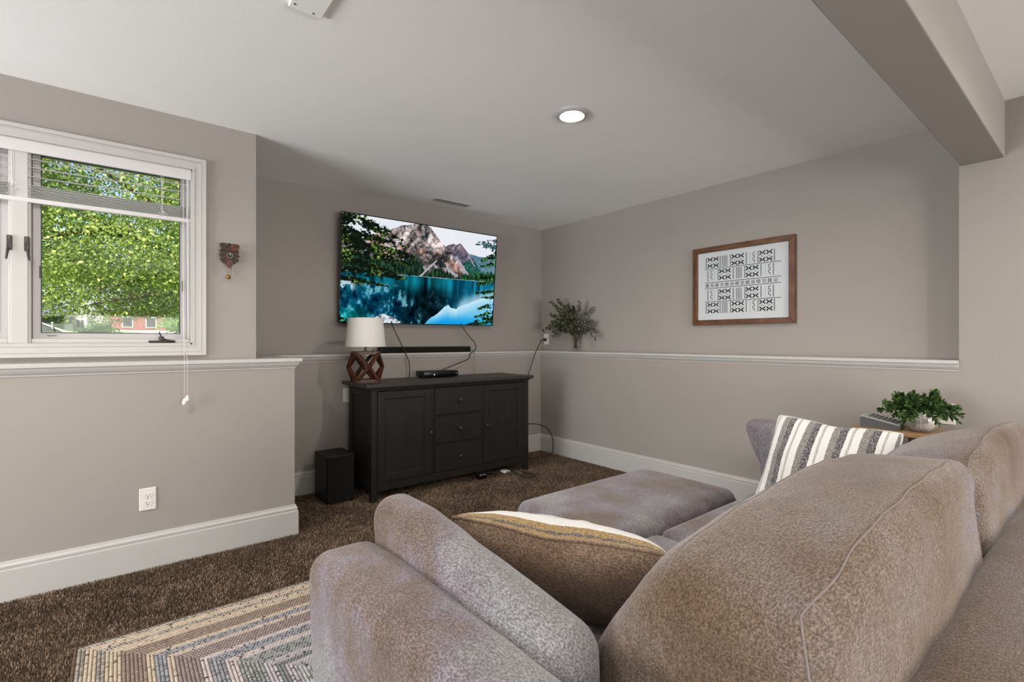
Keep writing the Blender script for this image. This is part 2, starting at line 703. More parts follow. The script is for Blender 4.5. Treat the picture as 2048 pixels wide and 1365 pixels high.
# jamb liner
SY = WLU + .045
m = MB()
m.box(WX0 - .01, WX0 + .008, WLU - .005, WB, WZ0, WZ1).box(WX1 - .008, WX1 + .01, WLU - .005, WB, WZ0, WZ1)
m.box(WX0, WX1, WLU - .005, WB, WZ0 - .01, WZ0 + .008).box(WX0, WX1, WLU - .005, WB, WZ1 - .008, WZ1 + .01)
m.build('jamb', M_TRIM, win)
m = MB()
m.bbox(-.402, -.324, WLU + .012, WB - .02, WZ0 + .008, WZ1 - .008, .003)
m.bbox(-.392, -.334, WLU + .004, WLU + .014, WZ0 + .008, WZ1 - .008, .002)
m.build('mullion', M_TRIM, win)
MB().bbox(WX0 + .008, -.402, WLU + .014, SY + .01, WZ0 + .008, WZ0 + .03, .003).build('stop', M_TRIM, win)
MB().bbox(-.324, WX1 - .008, WLU + .014, SY + .01, WZ0 + .008, WZ0 + .03, .003).build('stop', M_TRIM, win)
MB().bbox(WX1 - .022, WX1 - .008, WLU + .014, SY + .01, WZ0 + .03, WZ1 - .008, .003).build('stop', M_TRIM, win)


def sash(x0, x1):
    z0, z1 = WZ0 + .03, WZ1 - .022
    b = .03
    s = MB()
    s.prism([(x0, z0), (x1, z0), (x1 - b, z0 + b), (x0 + b, z0 + b)], 'y', SY, SY + .04)
    root = s.build('sash', M_SASH, win)
    for poly in ([(x0, z1), (x1, z1), (x1 - b, z1 - b), (x0 + b, z1 - b)], [(x0, z0), (x0, z1), (x0 + b, z1 - b), (x0 + b, z0 + b)],
                 [(x1, z0), (x1, z1), (x1 - b, z1 - b), (x1 - b, z0 + b)]):
        MB().prism(poly, 'y', SY, SY + .04).build('sash_rail', M_SASH, root)
    # dark gaskets at the glass and round the sash
    g = .0035
    for (a0, a1, c0, c1) in ((x0 + b - .001, x1 - b + .001, z0 + b - .001, z1 - b + .001), (x0 - .004, x1 + .004, z0 - .004, z1 + .004)):
        q = MB()
        y0 = SY - .002 if a0 > x0 else SY + .004
        q.box(a0, a1, y0, SY + .012, c0, c0 + g).box(a0, a1, y0, SY + .012, c1 - g, c1).box(a0, a0 + g, y0, SY + .012, c0, c1).box(a1 - g, a1, y0, SY + .012, c0, c1)
        q.build('gasket', M_GASKET, root)
    MB().box(x0 + b, x1 - b, SY + .018, SY + .022, z0 + b, z1 - b).build('pane', M_GLASS, root)
    return root


sR = sash(-.322, WX1 - .024)
sL = sash(WX0 + .024, -.404)


def latch(x, flip):
    q = MB()
    q.bbox(x - .0095, x + .0095, WLU - .008, WLU + .006, 1.62, 1.69, .004)
    q.tube([(x + flip * .004, WLU - .008, 1.628), (x + flip * .006, WLU - .016, 1.60), (x + flip * .009, WLU - .016, 1.575)], [.006, .005, .004], 8)
    q.build('latch', M_BRONZE, win, 40)


latch(-.337, 1)
latch(-.396, -1)
# casement crank on the sill stop
q = MB()
q.bbox(.13, .25, WLU + .002, WLU + .016, WZ0 + .009, WZ0 + .022, .004)
q.lathe([(.0, -.012), (.013, -.01), (.013, .006), (.009, .012), (0, .013)], (.187, WLU + .008, WZ0 + .032), 16)
q.tube([(.187, WLU + .004, WZ0 + .04), (.18, WLU - .004, WZ0 + .055), (.177, WLU - .004, WZ0 + .07)], .003, 8)
q.tube([(.187, WLU + .002, WZ0 + .032), (.215, WLU - .006, WZ0 + .021), (.24, WLU - .006, WZ0 + .018)], [.005, .006, .004], 8)
q.build('crank', M_BRONZE, win, 40)
for zz in (1.50,):
    MB().bbox(-.298, -.290, SY - .004, SY + .01, 1.50, 1.56, .001).build('hinge_clip', M_BRONZE, sR)
    MB().bbox(.283, .289, SY - .004, SY + .01, 1.47, 1.53, .001).build('hinge_clip', M_BRONZE, sR)
q = MB()
q.bbox(-.27, -.235, SY - .003, SY, WZ0 + .044, WZ0 + .047, .001)
q.build('lock_slot', M_BRONZE, sR)

# ------------------------------------------------------------------ blind
bld = thing('window_blind', (-.358, WLU + .02, 2.15), 'white slatted blind drawn up at the top of the window', 'blind')
bx0, bx1 = WX0 + .012, WX1 - .004
MB().bbox(bx0, bx1, WLU - .008, WLU + .006, 2.092, 2.15, .004).build('valance', M_BLIND, bld)
MB().bbox(bx0, bx1, WLU + .008, WLU + .034, 2.115, 2.15, .003).build('headrail', M_BLIND, bld)


def slat(z, tilt=0.0, dy=0.0):
    q = MB()
    P = []
    for k in range(5):
        u = -1 + k / 2
        P.append((WLU + .018 + dy + u * .0135, z + .0022 * (1 - u * u) + u * tilt))
    T = [(y, zz + .0009) for y, zz in P] + [(y, zz - .0004) for y, zz in reversed(P)]
    q.prism(T, 'x', bx0 + .002, bx1 - .002)
    return q.build('slat', M_BLIND, bld)


for k, z in enumerate((2.066, 2.026, 1.982)):
    slat(z, .001)
for k in range(10):
    slat(1.881 + k * .0064, random.uniform(-.0008, .0012), random.uniform(-.002, .002))
MB().bbox(bx0, bx1, WLU + .003, WLU + .032, 1.856, 1.8785, .003).build('bottom_rail', M_BLIND, bld)
for x in (.19, -.385, -.9):
    q = MB()
    for dx in (-.004, .004):
        q.tube([(x + dx, WLU + .004, 2.1), (x + dx * .4, WLU + .003, 1.95), (x - dx, WLU + .002, 1.875)], .0011, 6)
    for k in range(9):      # gathered ladder strings
        a = random.uniform(-1, 1)
        zz = 1.872 + random.random() * .07
        q.tube(smooth_path([(x + a * .012, WLU + .002, zz), (x + a * .012 + random.uniform(-.02, .02), WLU - .004, zz + random.uniform(-.014, .014)), (x, WLU + .001, zz + .008)], 4), .0009, 5)
    q.build('ladder_cord', M_BLIND, bld)
for (x, zb, dx) in ((.279, .876, -.004), (.292, .893, .003)):
    q = MB()
    q.tube(smooth_path([(.285, WLU - .006, 2.1), (.285 + dx * .3, WLU - .01, 1.5), (.285 + dx * .5, WLU - .045, 1.16), (x, WL - .045, 1.09), (x, WL - .043, zb)], 8), .0011, 6)
    q.build('lift_cord', M_BLIND, bld)
    MB().lathe([(.0015, .034), (.005, .03), (.0105, .014), (.0108, .006), (.008, -.001), (.003, -.004)], (x, WL - .043, zb - .026), 16).build('tassel', M_WHITEPL, bld, 50)
q = MB().tube(smooth_path([(.303, WLU - .004, 2.1), (.304, WLU - .006, 1.6), (.305, WLU - .008, 1.33)], 6), .003, 8)
q.build('tilt_wand', M_BLIND, bld, 40)

# ------------------------------------------------------------------ ceiling fittings
M_LENS = emis('lamp_lens', lin((255, 246, 232)), CAN_POWER / (math.pi * math.pi * .0445 ** 2))
M_CANRIM = paint('can_reflector', (214, 176, 120), .4, .02, 10, 0)
cans = [(1.943, 1.887), (-.6, 1.887), (-2.9, 1.887), (2.5, -.75), (.3, -1.0), (-2.2, -1.0), (2.3, -3.2), (-.8, -3.2)]
for k, (x, y) in enumerate(cans):
    lab = 'round recessed ceiling light with a glowing warm lens' if k == 0 else 'recessed ceiling light outside the photo, out of view'
    t = thing('ceiling_light', (x, y, CEIL), lab, 'light', None if k == 0 else 'recessed lights out of view')
    MB().lathe([(.067, -.0175), (.071, -.018), (.088, -.011), (.0925, -.003), (.0925, 0)], (x, y, CEIL), 48, caps=False).build('trim_ring', M_SASH, t, 60)
    MB().lathe([(.0675, -.0175), (.044, -.003)], (x, y, CEIL), 48, caps=False).build('reflector', M_CANRIM, t, 60)
    n = 40
    V = [(x + .0445 * math.cos(2 * math.pi * j / n), y + .0445 * math.sin(2 * math.pi * j / n), CEIL - .0035) for j in range(n)]
    mesh('lens', V, [tuple(range(n - 1, -1, -1))], M_LENS, t, recalc=False)

t = thing('ceiling_vent', (2.335, 3.775, CEIL), 'narrow white slotted air vent in ceiling above television', 'vent')
q = MB()
x0, x1, y0, y1 = 2.15, 2.525, 3.725, 3.825
for a in ((x0, x1, y0, y0 + .016), (x0, x1, y1 - .016, y1), (x0, x0 + .016, y0 + .016, y1 - .016), (x1 - .016, x1, y0 + .016, y1 - .016)):
    q.bbox(a[0], a[1], a[2], a[3], CEIL - .007, CEIL, .002)
q.build('frame', M_TRIM, t)
MB().box(x0 + .01, x1 - .01, y0 + .01, y1 - .01, CEIL - .001, CEIL - .0003).build('duct_opening', M_GASKET, t)
for k in range(4):
    y = y0 + .024 + k * .0165
    MB().prism([(y + .006, CEIL - .001), (y, CEIL - .007), (y + .0015, CEIL - .0075), (y + .0075, CEIL - .0015)], 'x', x0 + .014, x1 - .014).build('louver', M_TRIM, t)

t = thing('ceiling_cover_plate', (.55, 1.86, CEIL), 'white square metal cover plate screwed to the ceiling', 'cover plate')
MB().bbox(.49, .61, 1.745, 1.925, CEIL - .014, CEIL, .003).build('plate', M_CEIL, t)
for (x, y) in ((.506, 1.895), (.575, 1.907), (.592, 1.78)):
    MB().lathe([(.003, -.0155), (.0042, -.0145), (.0042, -.013)], (x, y, CEIL), 12).build('screw', M_GASKET, t)


# ------------------------------------------------------------------ outlets
def outlet(name, c, nrm, label, plugs=(), receptacle=True):
    """c: centre on the wall, nrm: direction into the room ('-y' or '-x')"""
    rz = 0 if nrm == '-y' else R(-90)
    t = thing(name, c, label, 'outlet', 'wall outlets', (0, 0, rz))
    q = MB().bbox(-.036, .036, -.006, .0, -.058, .058, .003)
    q.build('plate', M_WHITEPL, t, False, False)
    for s in (-1, 1):
        r = MB()
        pr = []
        for k in range(24):
            a = 2 * math.pi * k / 24
            pr.append((.0172 * math.cos(a), max(-.0125, min(.0125, .0172 * math.sin(a))) + s * .0195))
        r.prism(pr, 'y', -.0085, -.005)
        f = r.build('receptacle', M_WHITEPL, t, False, False)
        zc = s * .0195
        g = MB()
        g.box(-.0075, -.0055, -.0089, -.008, zc - .002, zc + .0075)
        g.box(.0055, .0075, -.0089, -.008, zc - .001, zc + .0065)
        g.prism([(.0028 * math.cos(k * .785), zc - .0072 + .0028 * math.sin(k * .785)) for k in range(8)], 'y', -.0089, -.008)
        g.build('slots', M_GASKET, f, False, False)
    MB().prism([(.0025 * math.cos(k * .785), .0025 * math.sin(k * .785)) for k in range(8)], 'y', -.0068, -.0055).build('screw', M_NICKEL, t, False, False)
    return t


outlet('wall_outlet', (.123, WL, .365), '-y', 'white duplex outlet low on the half wall under the window')
outlet('wall_outlet', (RWU, 4.008, 1.212), '-x', 'white outlet on the wall behind the eucalyptus with a black plug')
outlet('wall_outlet', (RW, .603, .786), '-x', 'white outlet on the wall just behind the potted plant')
outlet('wall_outlet', (1.462, TW, .75), '-y', 'white outlet half hidden behind the sideboard end')

# ------------------------------------------------------------------ television
tv = thing('television', (2.2, TWU, 1.345), 'large flat television on the wall showing a turquoise mountain lake', 'television')
TB, TT = 4.03, 3.945
ang = math.atan2(TB - TT, .905)
TH = .908
TWD = 1.578
MT = Matrix.Translation((2.2005, TB, 1.343)) @ Matrix.Rotation(R(-.25), 4, 'Y') @ Matrix.Rotation(ang, 4, 'X')
MB().bbox(-TWD / 2, TWD / 2, 0, .022, 0, TH, .004, 2, MT).build('panel', M_BLACK, tv)
q = MB()
b = .0075
for a in ((-TWD / 2, TWD / 2, 0, b), (-TWD / 2, TWD / 2, TH - b, TH), (-TWD / 2, -TWD / 2 + b, b, TH - b), (TWD / 2 - b, TWD / 2, b, TH - b)):
    q.box(a[0], a[1], -.004, .001, a[2], a[3], MT)
q.build('bezel', M_BLACKGLOSS, tv)
MB().bbox(-.3, .3, .02, .045, .15, .6, .006, 2, MT).build('rear_housing', M_BLACK, tv)
MB().box(2.05, 2.35, TWU - .05, TWU, 1.6, 2.0).build('wall_mount', M_BLACK, tv)


def lake_picture(nx, ny):
    """colours (linear) of a mountain lake picture, row 0 at the bottom"""
    u, v = np.meshgrid(np.linspace(0, 1, nx), np.linspace(1, 0, ny))
    U, Vv = u.ravel(), v.ravel()
    asp = 1.74
    P = np.stack([U * asp, Vv, np.zeros_like(U)], 1)

    def N(s, seed, o=4, sx=1, sy=1):
        return fbm(P * np.array([sx, sy, 1]), s, seed, o)

    def RN(s, seed, o=5, sh=0.0):
        """ridged noise, sheared so the creases run down slope"""
        Q = np.stack([U * asp + Vv * sh, Vv * .75 - U * sh * .3, U * 0], 1)
        a, t_, n_ = 1, 0, 0
        for k in range(o):
            t_ = t_ + a * np.abs(2 * vnoise(Q, s * 2 ** k, seed + k * 13) - 1)
            n_ += a
            a *= .62
        return t_ / n_
    out = np.zeros((len(U), 3))
    out[:] = np.array([236, 237, 241.]) - (N(3, 1)[:, None]) * np.array([16, 9, 3])

    def ridge(pts, rough, seed, fr=30):
        x, y = zip(*pts)
        return np.interp(U, x, y) + (fbm(np.stack([U * fr, np.zeros_like(U), np.zeros_like(U)], 1), 1, seed, 4) - .5) * rough

    def put(mask, colr):
        out[mask] = colr[mask] if isinstance(colr, np.ndarray) and colr.shape == out.shape else colr

    def sstep(x, a, b_):
        t_ = np.clip((x - a) / (b_ - a), 0, 1)
        return t_ * t_ * (3 - 2 * t_)
    SH = .525 - .01 * U
    h = ridge([(0, .5), (.7, .4), (.8, .22), (.9, .255), (1, .2)], .03, 5)
    put(Vv > h, np.array([92, 128, 146.]) + (N(26, 6)[:, None] - .5) * np.array([80, 70, 60]))
    # second peaks
    h = ridge([(0, .6), (.55, .5), (.62, .2), (.655, .165), (.675, .145), (.7, .15), (.72, .13), (.745, .155), (.77, .2), (.82, .27), (.9, .42), (1, .5)], .035, 8)
    rk = RN(20, 9, 5, .6)
    c = np.array([120, 106, 114.]) + (rk[:, None] - .35) * np.array([210, 190, 185]) - np.array([30, 14, -4]) * ((Vv - .15) * 4)[:, None]
    put(Vv > h, c)
    g = (Vv > h) & (Vv > .27 + .2 * (N(8, 12) - .3)) & (U > .7)
    put(g, np.array([34, 84, 78.]) + (N(60, 13)[:, None] - .45) * np.array([80, 110, 80]))
    # main mountain
    h = ridge([(0, .22), (.12, .2), (.22, .13), (.3, .06), (.36, .03), (.42, .0), (.5, -.02), (.53, .04), (.575, .11), (.61, .16), (.66, .24), (.72, .33), (.78, .43), (.82, .52), (1, .6)], .03, 15)
    main = Vv > h
    r1 = RN(7, 16, 6, .7)
    r2 = RN(26, 18, 4, -.3)
    lum = .50 + (r1 - .34) * 1.5 + (r2 - .34) * .9
    lum = lum + .10 * (N(5, 19) - .5) * 2
    c = np.clip(lum, .06, 1)[:, None] * np.array([248, 232, 232])
    pk = sstep(N(11, 118), .5, .7)[:, None] * sstep(lum, .2, .5)[:, None]
    c = c * (1 - pk * np.array([0, .16, .22]))
    c = np.where(lum[:, None] < .22, c * .6 + np.array([22, 32, 42]) * .6, c)
    c = c * (1 - .25 * sstep(Vv, .25, .45))[:, None] + 14 * sstep(Vv, .3, .5)[:, None]
    gn = sstep(N(16, 120, 5), .56, .62)[:, None] * sstep(Vv, .24, .4)[:, None]
    c = c * (1 - gn) + gn * np.array([40, 58, 50])
    put(main, c)

    def fan(x0, y0, x1, y1, w0, w1):
        t_ = np.clip((Vv - y0) / (y1 - y0), 0, 1)
        w = (w0 + (w1 - w0) * t_) * (.5 + 1.0 * N(34, 20))
        return (np.abs(U - x0 - (x1 - x0) * t_) < w) & (Vv > y0) & (Vv < y1)
    for a in ((.57, .34, .455, .525, .004, .018), (.70, .27, .80, .50, .004, .026), (.79, .24, .84, .36, .002, .005), (.64, .40, .72, .50, .004, .03), (.55, .38, .62, .5, .006, .024)):
        mk = fan(*a) & (main | (U > .7))
        out[mk] = np.array([206, 204, 210]) - (N(80, 21)[mk][:, None]) * 70
    fr = ridge([(0, .33), (.2, .38), (.33, .40), (.38, .36), (.44, .37), (.5, .44), (.53, .46), (.57, .39), (.6, .42), (.66, .46), (.7, .5), (.76, .475), (.82, .44), (.9, .43), (1, .4)], .05, 22)
    sp = (fbm(np.stack([U * 120, Vv * 2, U * 0], 1), 1, 23, 2) - .5) * .06
    f = (Vv > fr + sp) & (Vv < SH) & ~fan(.57, .34, .455, .53, .003, .010)
    tx = fbm(np.stack([U * 150, Vv * 26, U * 0], 1), 1, 24, 3)
    c = np.array([14, 30, 22.]) + np.clip(tx[:, None] - .35, 0, 1) * np.array([90, 130, 90]) + ((U > .7)[:, None]) * (np.array([8, 60, 16]) * np.clip(N(50, 25)[:, None] * 2 - .7, 0, 1))
    put(f, c)
    line = np.abs(Vv - SH) < .0045 * (N(25, 26) + .3)
    out[line] = (190, 198, 196)
    # water
    w = Vv > SH
    d = np.clip((Vv - SH) / (1 - SH), 0, 1)
    st2 = fbm(np.stack([U * 40, Vv * 1.5, U * 0], 1), 1, 28, 3)
    rp = fbm(np.stack([U * asp * 22, Vv * 16, U * 0], 1), 1, 27, 5, .62)
    rq = fbm(np.stack([U * asp * 5, Vv * 5, U * 0], 1), 1, 127, 4)
    top = np.array([8, 84, 98.])[None, :] + (st2[:, None] - .5) * np.array([30, 170, 180])
    low = np.array([6, 62, 84.])[None, :] * (.45 + 1.2 * rq[:, None]) + (rp[:, None] - .5) * np.array([110, 190, 200])
    k_ = sstep(d + (rq - .5) * .3, .18, .5)[:, None]
    c = top * (1 - k_) + low * k_
    dk = np.clip(1.1 - np.abs(U - .52) / .26, 0, 1) * sstep(d, .1, .35) * (1 - .3 * sstep(d, .8, 1))
    c = c * (1 - .66 * dk[:, None])
    gl = .8 * sstep(rp, .54, .68) * sstep(d, .12, .3) * sstep(rq, .40, .6) * (1 - .8 * sstep(U, .45, .62))
    c = c * (1 - gl[:, None]) + gl[:, None] * np.array([120, 184, 200])
    lg = (1 - sstep(U, .02, .24)) * sstep(d, .55, .95)
    c = c + lg[:, None] * np.array([4, 66, 44])
    rb = sstep(U, .60, .74) * (1 - dk)
    c = c * (1 - .55 * rb[:, None]) + .55 * rb[:, None] * (np.array([14, 116, 160.]) * (.4 + 1.1 * st2[:, None]))
    put(w, np.clip(c, 0, 255))
    edge = ridge([(0, 2), (.49, 1.02), (.53, .955), (.58, .9), (.64, .81), (.66, .79), (.68, .825), (.72, .83), (.745, .80), (.8, .765), (.87, .72), (1, .66)], .016, 31, 60)
    m_ = sstep(Vv - edge, -.002, .004) * w
    soft = sstep(Vv - edge, -.12, 0) * sstep(U, .70, .76) * w
    c = np.array([120, 196, 232.])[None, :] + (np.clip((edge + .12 - Vv) / .12, 0, 1))[:, None] * np.array([80, 34, 10]) - sstep(Vv, .86, 1)[:, None] * np.array([106, 40, 6])
    m_ = np.maximum(m_, soft * .7)[:, None]
    out[:] = out * (1 - m_) + c * m_
    e2 = ridge([(0, 2), (.17, 1.1), (.2, .93), (.25, .91), (.3, .945), (.35, .985), (.38, 1.05), (1, 2)], .02, 34, 60)
    s_ = w & (Vv > e2)
    put(s_, np.array([212, 220, 228.]) - (N(60, 35)[:, None] > .6) * 120.)
    wl = sstep(.1 - U, 0, .05) * sstep(d, .1, .18) * (1 - sstep(d, .3, .42)) * sstep(N(16, 36), .46, .56)
    out[:] = out * (1 - wl[:, None]) + wl[:, None] * np.array([190, 210, 220])

    # spruce boughs
    def boughs(limbs, seed, fine=46):
        D = np.full(len(U), -1.)
        for (x0, y0, x1, y1, th) in limbs:
            L2 = (x1 - x0) ** 2 + (y1 - y0) ** 2
            t_ = np.clip(((U - x0) * (x1 - x0) + (Vv - y0) * (y1 - y0)) / L2, 0, 1)
            bend = .035 * t_ * t_ - .02 * t_
            off = Vv - y0 - t_ * (y1 - y0) - bend
            dist = np.hypot((U - x0 - t_ * (x1 - x0)) * 1.1, off * np.where(off < 0, 1.25, .85))
            D = np.maximum(D, 1 - dist / (th * (1.2 - .85 * t_)))
        nn = fbm(np.stack([U * asp * fine + Vv * 14, Vv * fine * 1.3, U * 0], 1), 1, seed, 4, .6)
        n2 = fbm(np.stack([U * asp * 13, Vv * 17, U * 0], 1), 1, seed + 5, 3)
        return (D > -.25) & (D * .85 + (nn - .5) * 2.3 + (n2 - .5) * 1.1 > .22)
    limbs = [(-.05, .0, .27, .10, .075), (.0, .05, .34, .16, .05), (-.05, .15, .38, .23, .075), (-.05, .24, .41, .31, .075), (.1, .3, .39, .40, .055), (-.05, .40, .31, .5, .055),
             (-.05, .5, .36, .53, .06), (-.05, .58, .27, .63, .045), (.05, .2, .3, .42, .05), (-.05, .33, .2, .38, .05), (-.05, .93, .05, 1.0, .05), (.1, .98, .2, .965, .035)]
    mk = boughs(limbs, 40)
    lit = np.clip(N(60, 42, 3)[:, None] - .44, 0, 1) * (.15 + 1.3 * sstep(N(6, 43), .4, .62))[:, None]
    put(mk, np.array([12, 20, 14.]) + lit * np.array([250, 320, 110]))
    limbs = [(1.05, .04, .87, .07, .045), (1.05, .12, .85, .1, .05), (1.05, .2, .9, .26, .055), (1.06, .3, .9, .33, .05), (1.06, .45, .85, .47, .045), (1.05, .52, .87, .53, .045),
             (1.06, .62, .86, .63, .035), (1.05, .69, .9, .68, .03), (1.06, .76, .89, .8, .045), (1.06, .85, .87, .9, .055), (1.05, .95, .79, 1.0, .055), (1.05, .9, .84, .96, .045)]
    mk = boughs(limbs, 50)
    c = np.array([12, 24, 18.]) + np.clip(N(60, 52, 3)[:, None] - .44, 0, 1) * np.array([190, 380, 110])
    tl = ((U > .8) & (Vv < .16))[:, None]
    c = np.where(tl, np.array([58, 88, 92.]) + (N(60, 53)[:, None] - .5) * 110, c)
    put(mk, c)
    return linarr(np.clip(out, 0, 252))


nx, ny = 620, 352
C = lake_picture(nx, ny)
xs = np.linspace(-TWD / 2 + b, TWD / 2 - b, nx)
zs = np.linspace(b, TH - b, ny)
gx, gz = np.meshgrid(xs, zs)
L4 = np.stack([gx.ravel(), np.full(nx * ny, -.0015), gz.ravel(), np.ones(nx * ny)], 1)
V = (np.array(MT) @ L4.T).T[:, :3]
ii, jj = np.meshgrid(np.arange(nx - 1), np.arange(ny - 1))
a = (jj * nx + ii).ravel()
F = np.stack([a, a + 1, a + 1 + nx, a + nx], 1)
scr = mesh('screen', V, F, attr_mat('lake_screen', emit=.96), tv)
set_col(scr, C)

# ------------------------------------------------------------------ soundbar
t = thing('soundbar', (2.215, 3.995, LED), 'long slim black soundbar resting on the ledge below television', 'soundbar')
MB().bbox(1.752, 2.682, 3.962, 4.048, LED, LED + .054, .012, 4).build('body', M_BLACK, t, 50)
MB().bbox(1.765, 2.669, 3.958, 3.97, LED + .006, LED + .048, .003, 2).build('grille', M_GRILLE, t)

# ------------------------------------------------------------------ sideboard
sb = thing('sideboard', (2.19, 3.64, 0), 'charcoal stained wooden sideboard with two doors and three drawers', 'sideboard')
YF, YB = 3.42, 3.865
X0, X1 = 1.44, 2.95
PW = .045
TZ = .847
q = MB().bbox(1.392, 2.985, 3.385, 3.885, TZ, .875, .006, 3)
q.build('top', M_CABTOP, sb)
q = MB()
q.bbox(X0 - .012, X1 + .012, YF - .012, YB, TZ - .014, TZ, .004)
q.build('top_moulding', M_CAB, sb)
for x in (X0, X1 - PW):
    for y in (YF, YB - PW):
        MB().bbox(x, x + PW, y, y + PW, 0, TZ - .012, .003).build('leg', M_CAB, sb)
for s, x in ((0, X0 + .012), (1, X1 - .026)):
    side = MB().box(x, x + .014, YF + PW, YB - PW, .115, TZ - .012).build('side_panel', M_CAB, sb)
    for z0, z1 in ((.085, .15), (TZ - .07, TZ - .012)):
        xx = X0 + .004 if s == 0 else X1 - .022
        MB().bbox(xx, xx + .018, YF + PW - .002, YB - PW + .002, z0, z1, .002).build('side_rail', M_CAB, side)
MB().box(X0 + PW, X1 - PW, YF + .03, YB - .01, .12, .135).build('bottom_board', M_CAB, sb)
MB().box(X0 + .02, X1 - .02, YB - .012, YB - .004, .1, TZ - .01).build('back_board', M_CAB, sb)
MB().box(X0 + PW - .005, X1 - PW + .005, YF + .022, YF + .03, .12, TZ - .02).build('gap_shade_board', M_GAP, sb)  # dark sheet added behind the fronts, stands for shade in their gaps
MB().bbox(X0 + PW, X1 - PW, YF + .006, YF + .028, .078, .135, .003).build('bottom_rail', M_CAB, sb)
MB().bbox(X0 + PW, X1 - PW, YF + .006, YF + .028, .819, TZ - .012, .003).build('top_rail', M_CAB, sb)
for x in (1.946, 2.425):
    MB().bbox(x, x + .02, YF + .006, YF + .028, .135, .82, .002).build('divider', M_CAB, sb)
for z in (.3585, .588):
    MB().bbox(1.966, 2.425, YF + .008, YF + .028, z - .007, z + .007, .002).build('drawer_rail', M_CAB, sb)


def knob(x, z, parent):
    KM = Matrix.Translation((x, YF, z)) @ Matrix.Rotation(R(90), 4, 'X')
    MB().lathe([(.0075, -.002), (.0068, .008), (.0085, .013), (.0145, .018), (.0158, .023), (.0135, .028), (.007, .0305), (.001, .031)], (0, 0, 0), 20, KM).build('knob', M_KNOB, parent, 50)


def door(x0, x1, kx):
    z0, z1 = .139, .815
    s = .055
    d = MB().box(x0 + s - .006, x1 - s + .006, YF + .011, YF + .02, z0 + s - .006, z1 - s + .006).build('door', M_CAB, sb)
    for a in ((x0, x0 + s, z0, z1), (x1 - s, x1, z0, z1)):
        MB().bbox(a[0], a[1], YF + .001, YF + .021, a[2], a[3], .002).build('stile', M_CAB, d)
    for a in ((z0, z0 + s), (z1 - s, z1)):
        MB().bbox(x0 + s, x1 - s, YF + .001, YF + .021, a[0], a[1], .002).build('rail', M_CABTOP if False else M_CAB, d)
    q = MB()
    g = .006
    for a in ((x0 + s, x1 - s, z0 + s, z0 + s + g), (x0 + s, x1 - s, z1 - s - g, z1 - s), (x0 + s, x0 + s + g, z0 + s, z1 - s), (x1 - s - g, x1 - s, z0 + s, z1 - s)):
        q.bbox(a[0], a[1], YF + .006, YF + .014, a[2], a[3], .002)
    q.build('bead', M_CAB, d)
    knob(kx, .47, d)
    return d


door(1.489, 1.942, 1.924)
door(2.449, 2.901, 2.472)
for z0, z1 in ((.139, .3505), (.367, .580), (.597, .814)):
    d = MB().bbox(1.9705, 2.4215, YF + .001, YF + .021, z0, z1, .003).build('drawer', M_CAB, sb)
    knob(2.2, (z0 + z1) / 2, d)

# ------------------------------------------------------------------ lamp
LX, LY, LZ = 1.492, 3.655, .875
lp = thing('table_lamp', (LX, LY, LZ), 'table lamp with white drum shade and open geometric wooden base', 'lamp')
H1 = .236
wb_ = .079     # half width top and bottom square
wm = .128      # half width at mid height


def strut(a, b_, w=.0115):
    a, b_ = Vector(a), Vector(b_)
    d = (b_ - a).normalized()
    sdv = d.cross(Vector((0, 0, 1)))
    if sdv.length < .1:
        sdv = Vector((1, 0, 0))
    sdv.normalize()
    up = sdv.cross(d).normalized()
    a = a - d * w * .5
    b_ = b_ + d * w * .5
    V = []
    for p in (a, b_):
        for s, t in ((-1, -1), (1, -1), (1, 1), (-1, 1)):
            V.append(p + sdv * w * s + up * w * t)
    MB().add(V, [(0, 3, 2, 1), (4, 5, 6, 7), (0, 1, 5, 4), (1, 2, 6, 5), (2, 3, 7, 6), (3, 0, 4, 7)]).build('strut', M_LAMPWOOD, lp)


rot = R(-11)
def lpt(x, y, z):
    return (LX + x * math.cos(rot) - y * math.sin(rot), LY + x * math.sin(rot) + y * math.cos(rot), LZ + z)
e = .0115
c4 = [(1, 1), (-1, 1), (-1, -1), (1, -1)]
m4 = [(1, 0), (0, 1), (-1, 0), (0, -1)]
top4 = [lpt(s * wb_, t_ * wb_, H1 - e) for s, t_ in c4]
bot4 = [lpt(s * wb_, t_ * wb_, e) for s, t_ in c4]
mid4 = [lpt(s * wm, t_ * wm, H1 / 2) for s, t_ in m4]
for k in range(4):
    strut(top4[k], top4[(k + 1) % 4])
    strut(bot4[k], bot4[(k + 1) % 4])
    for mm in (k, (k + 1) % 4):
        strut(top4[k], mid4[mm])
        strut(bot4[k], mid4[mm])
MB().bbox(-wb_, wb_, -wb_, wb_, H1 - .02, H1 - .004, .002, 1, Matrix.Translation((LX, LY, LZ)) @ Matrix.Rotation(rot, 4, 'Z')).build('cap', M_LAMPWOOD, lp)
MB().lathe([(.02, H1 - .006), (.02, H1 + .002), (.0085, H1 + .006), (.0085, H1 + .1), (.016, H1 + .105), (.016, H1 + .15)], (LX, LY, LZ), 20).build('stem', M_NICKEL, lp, 40)
MB().tube([lpt(.04, -.06, H1 - .004), lpt(.04, -.07, H1 + .008), lpt(.045, -.08, H1 + .012)], .004, 8).build('switch', M_BLACK, lp)
zb, zt = .272, .492
q = MB().lathe([(.151, zb), (.1295, zt), (.1275, zt), (.149, zb)], (LX, LY, LZ), 64, caps=False)
q.f += [(k, (k + 1) % 64, 3 * 64 + (k + 1) % 64, 3 * 64 + k) for k in range(64)]
sh = q.build('shade', M_SHADE, lp, 50)
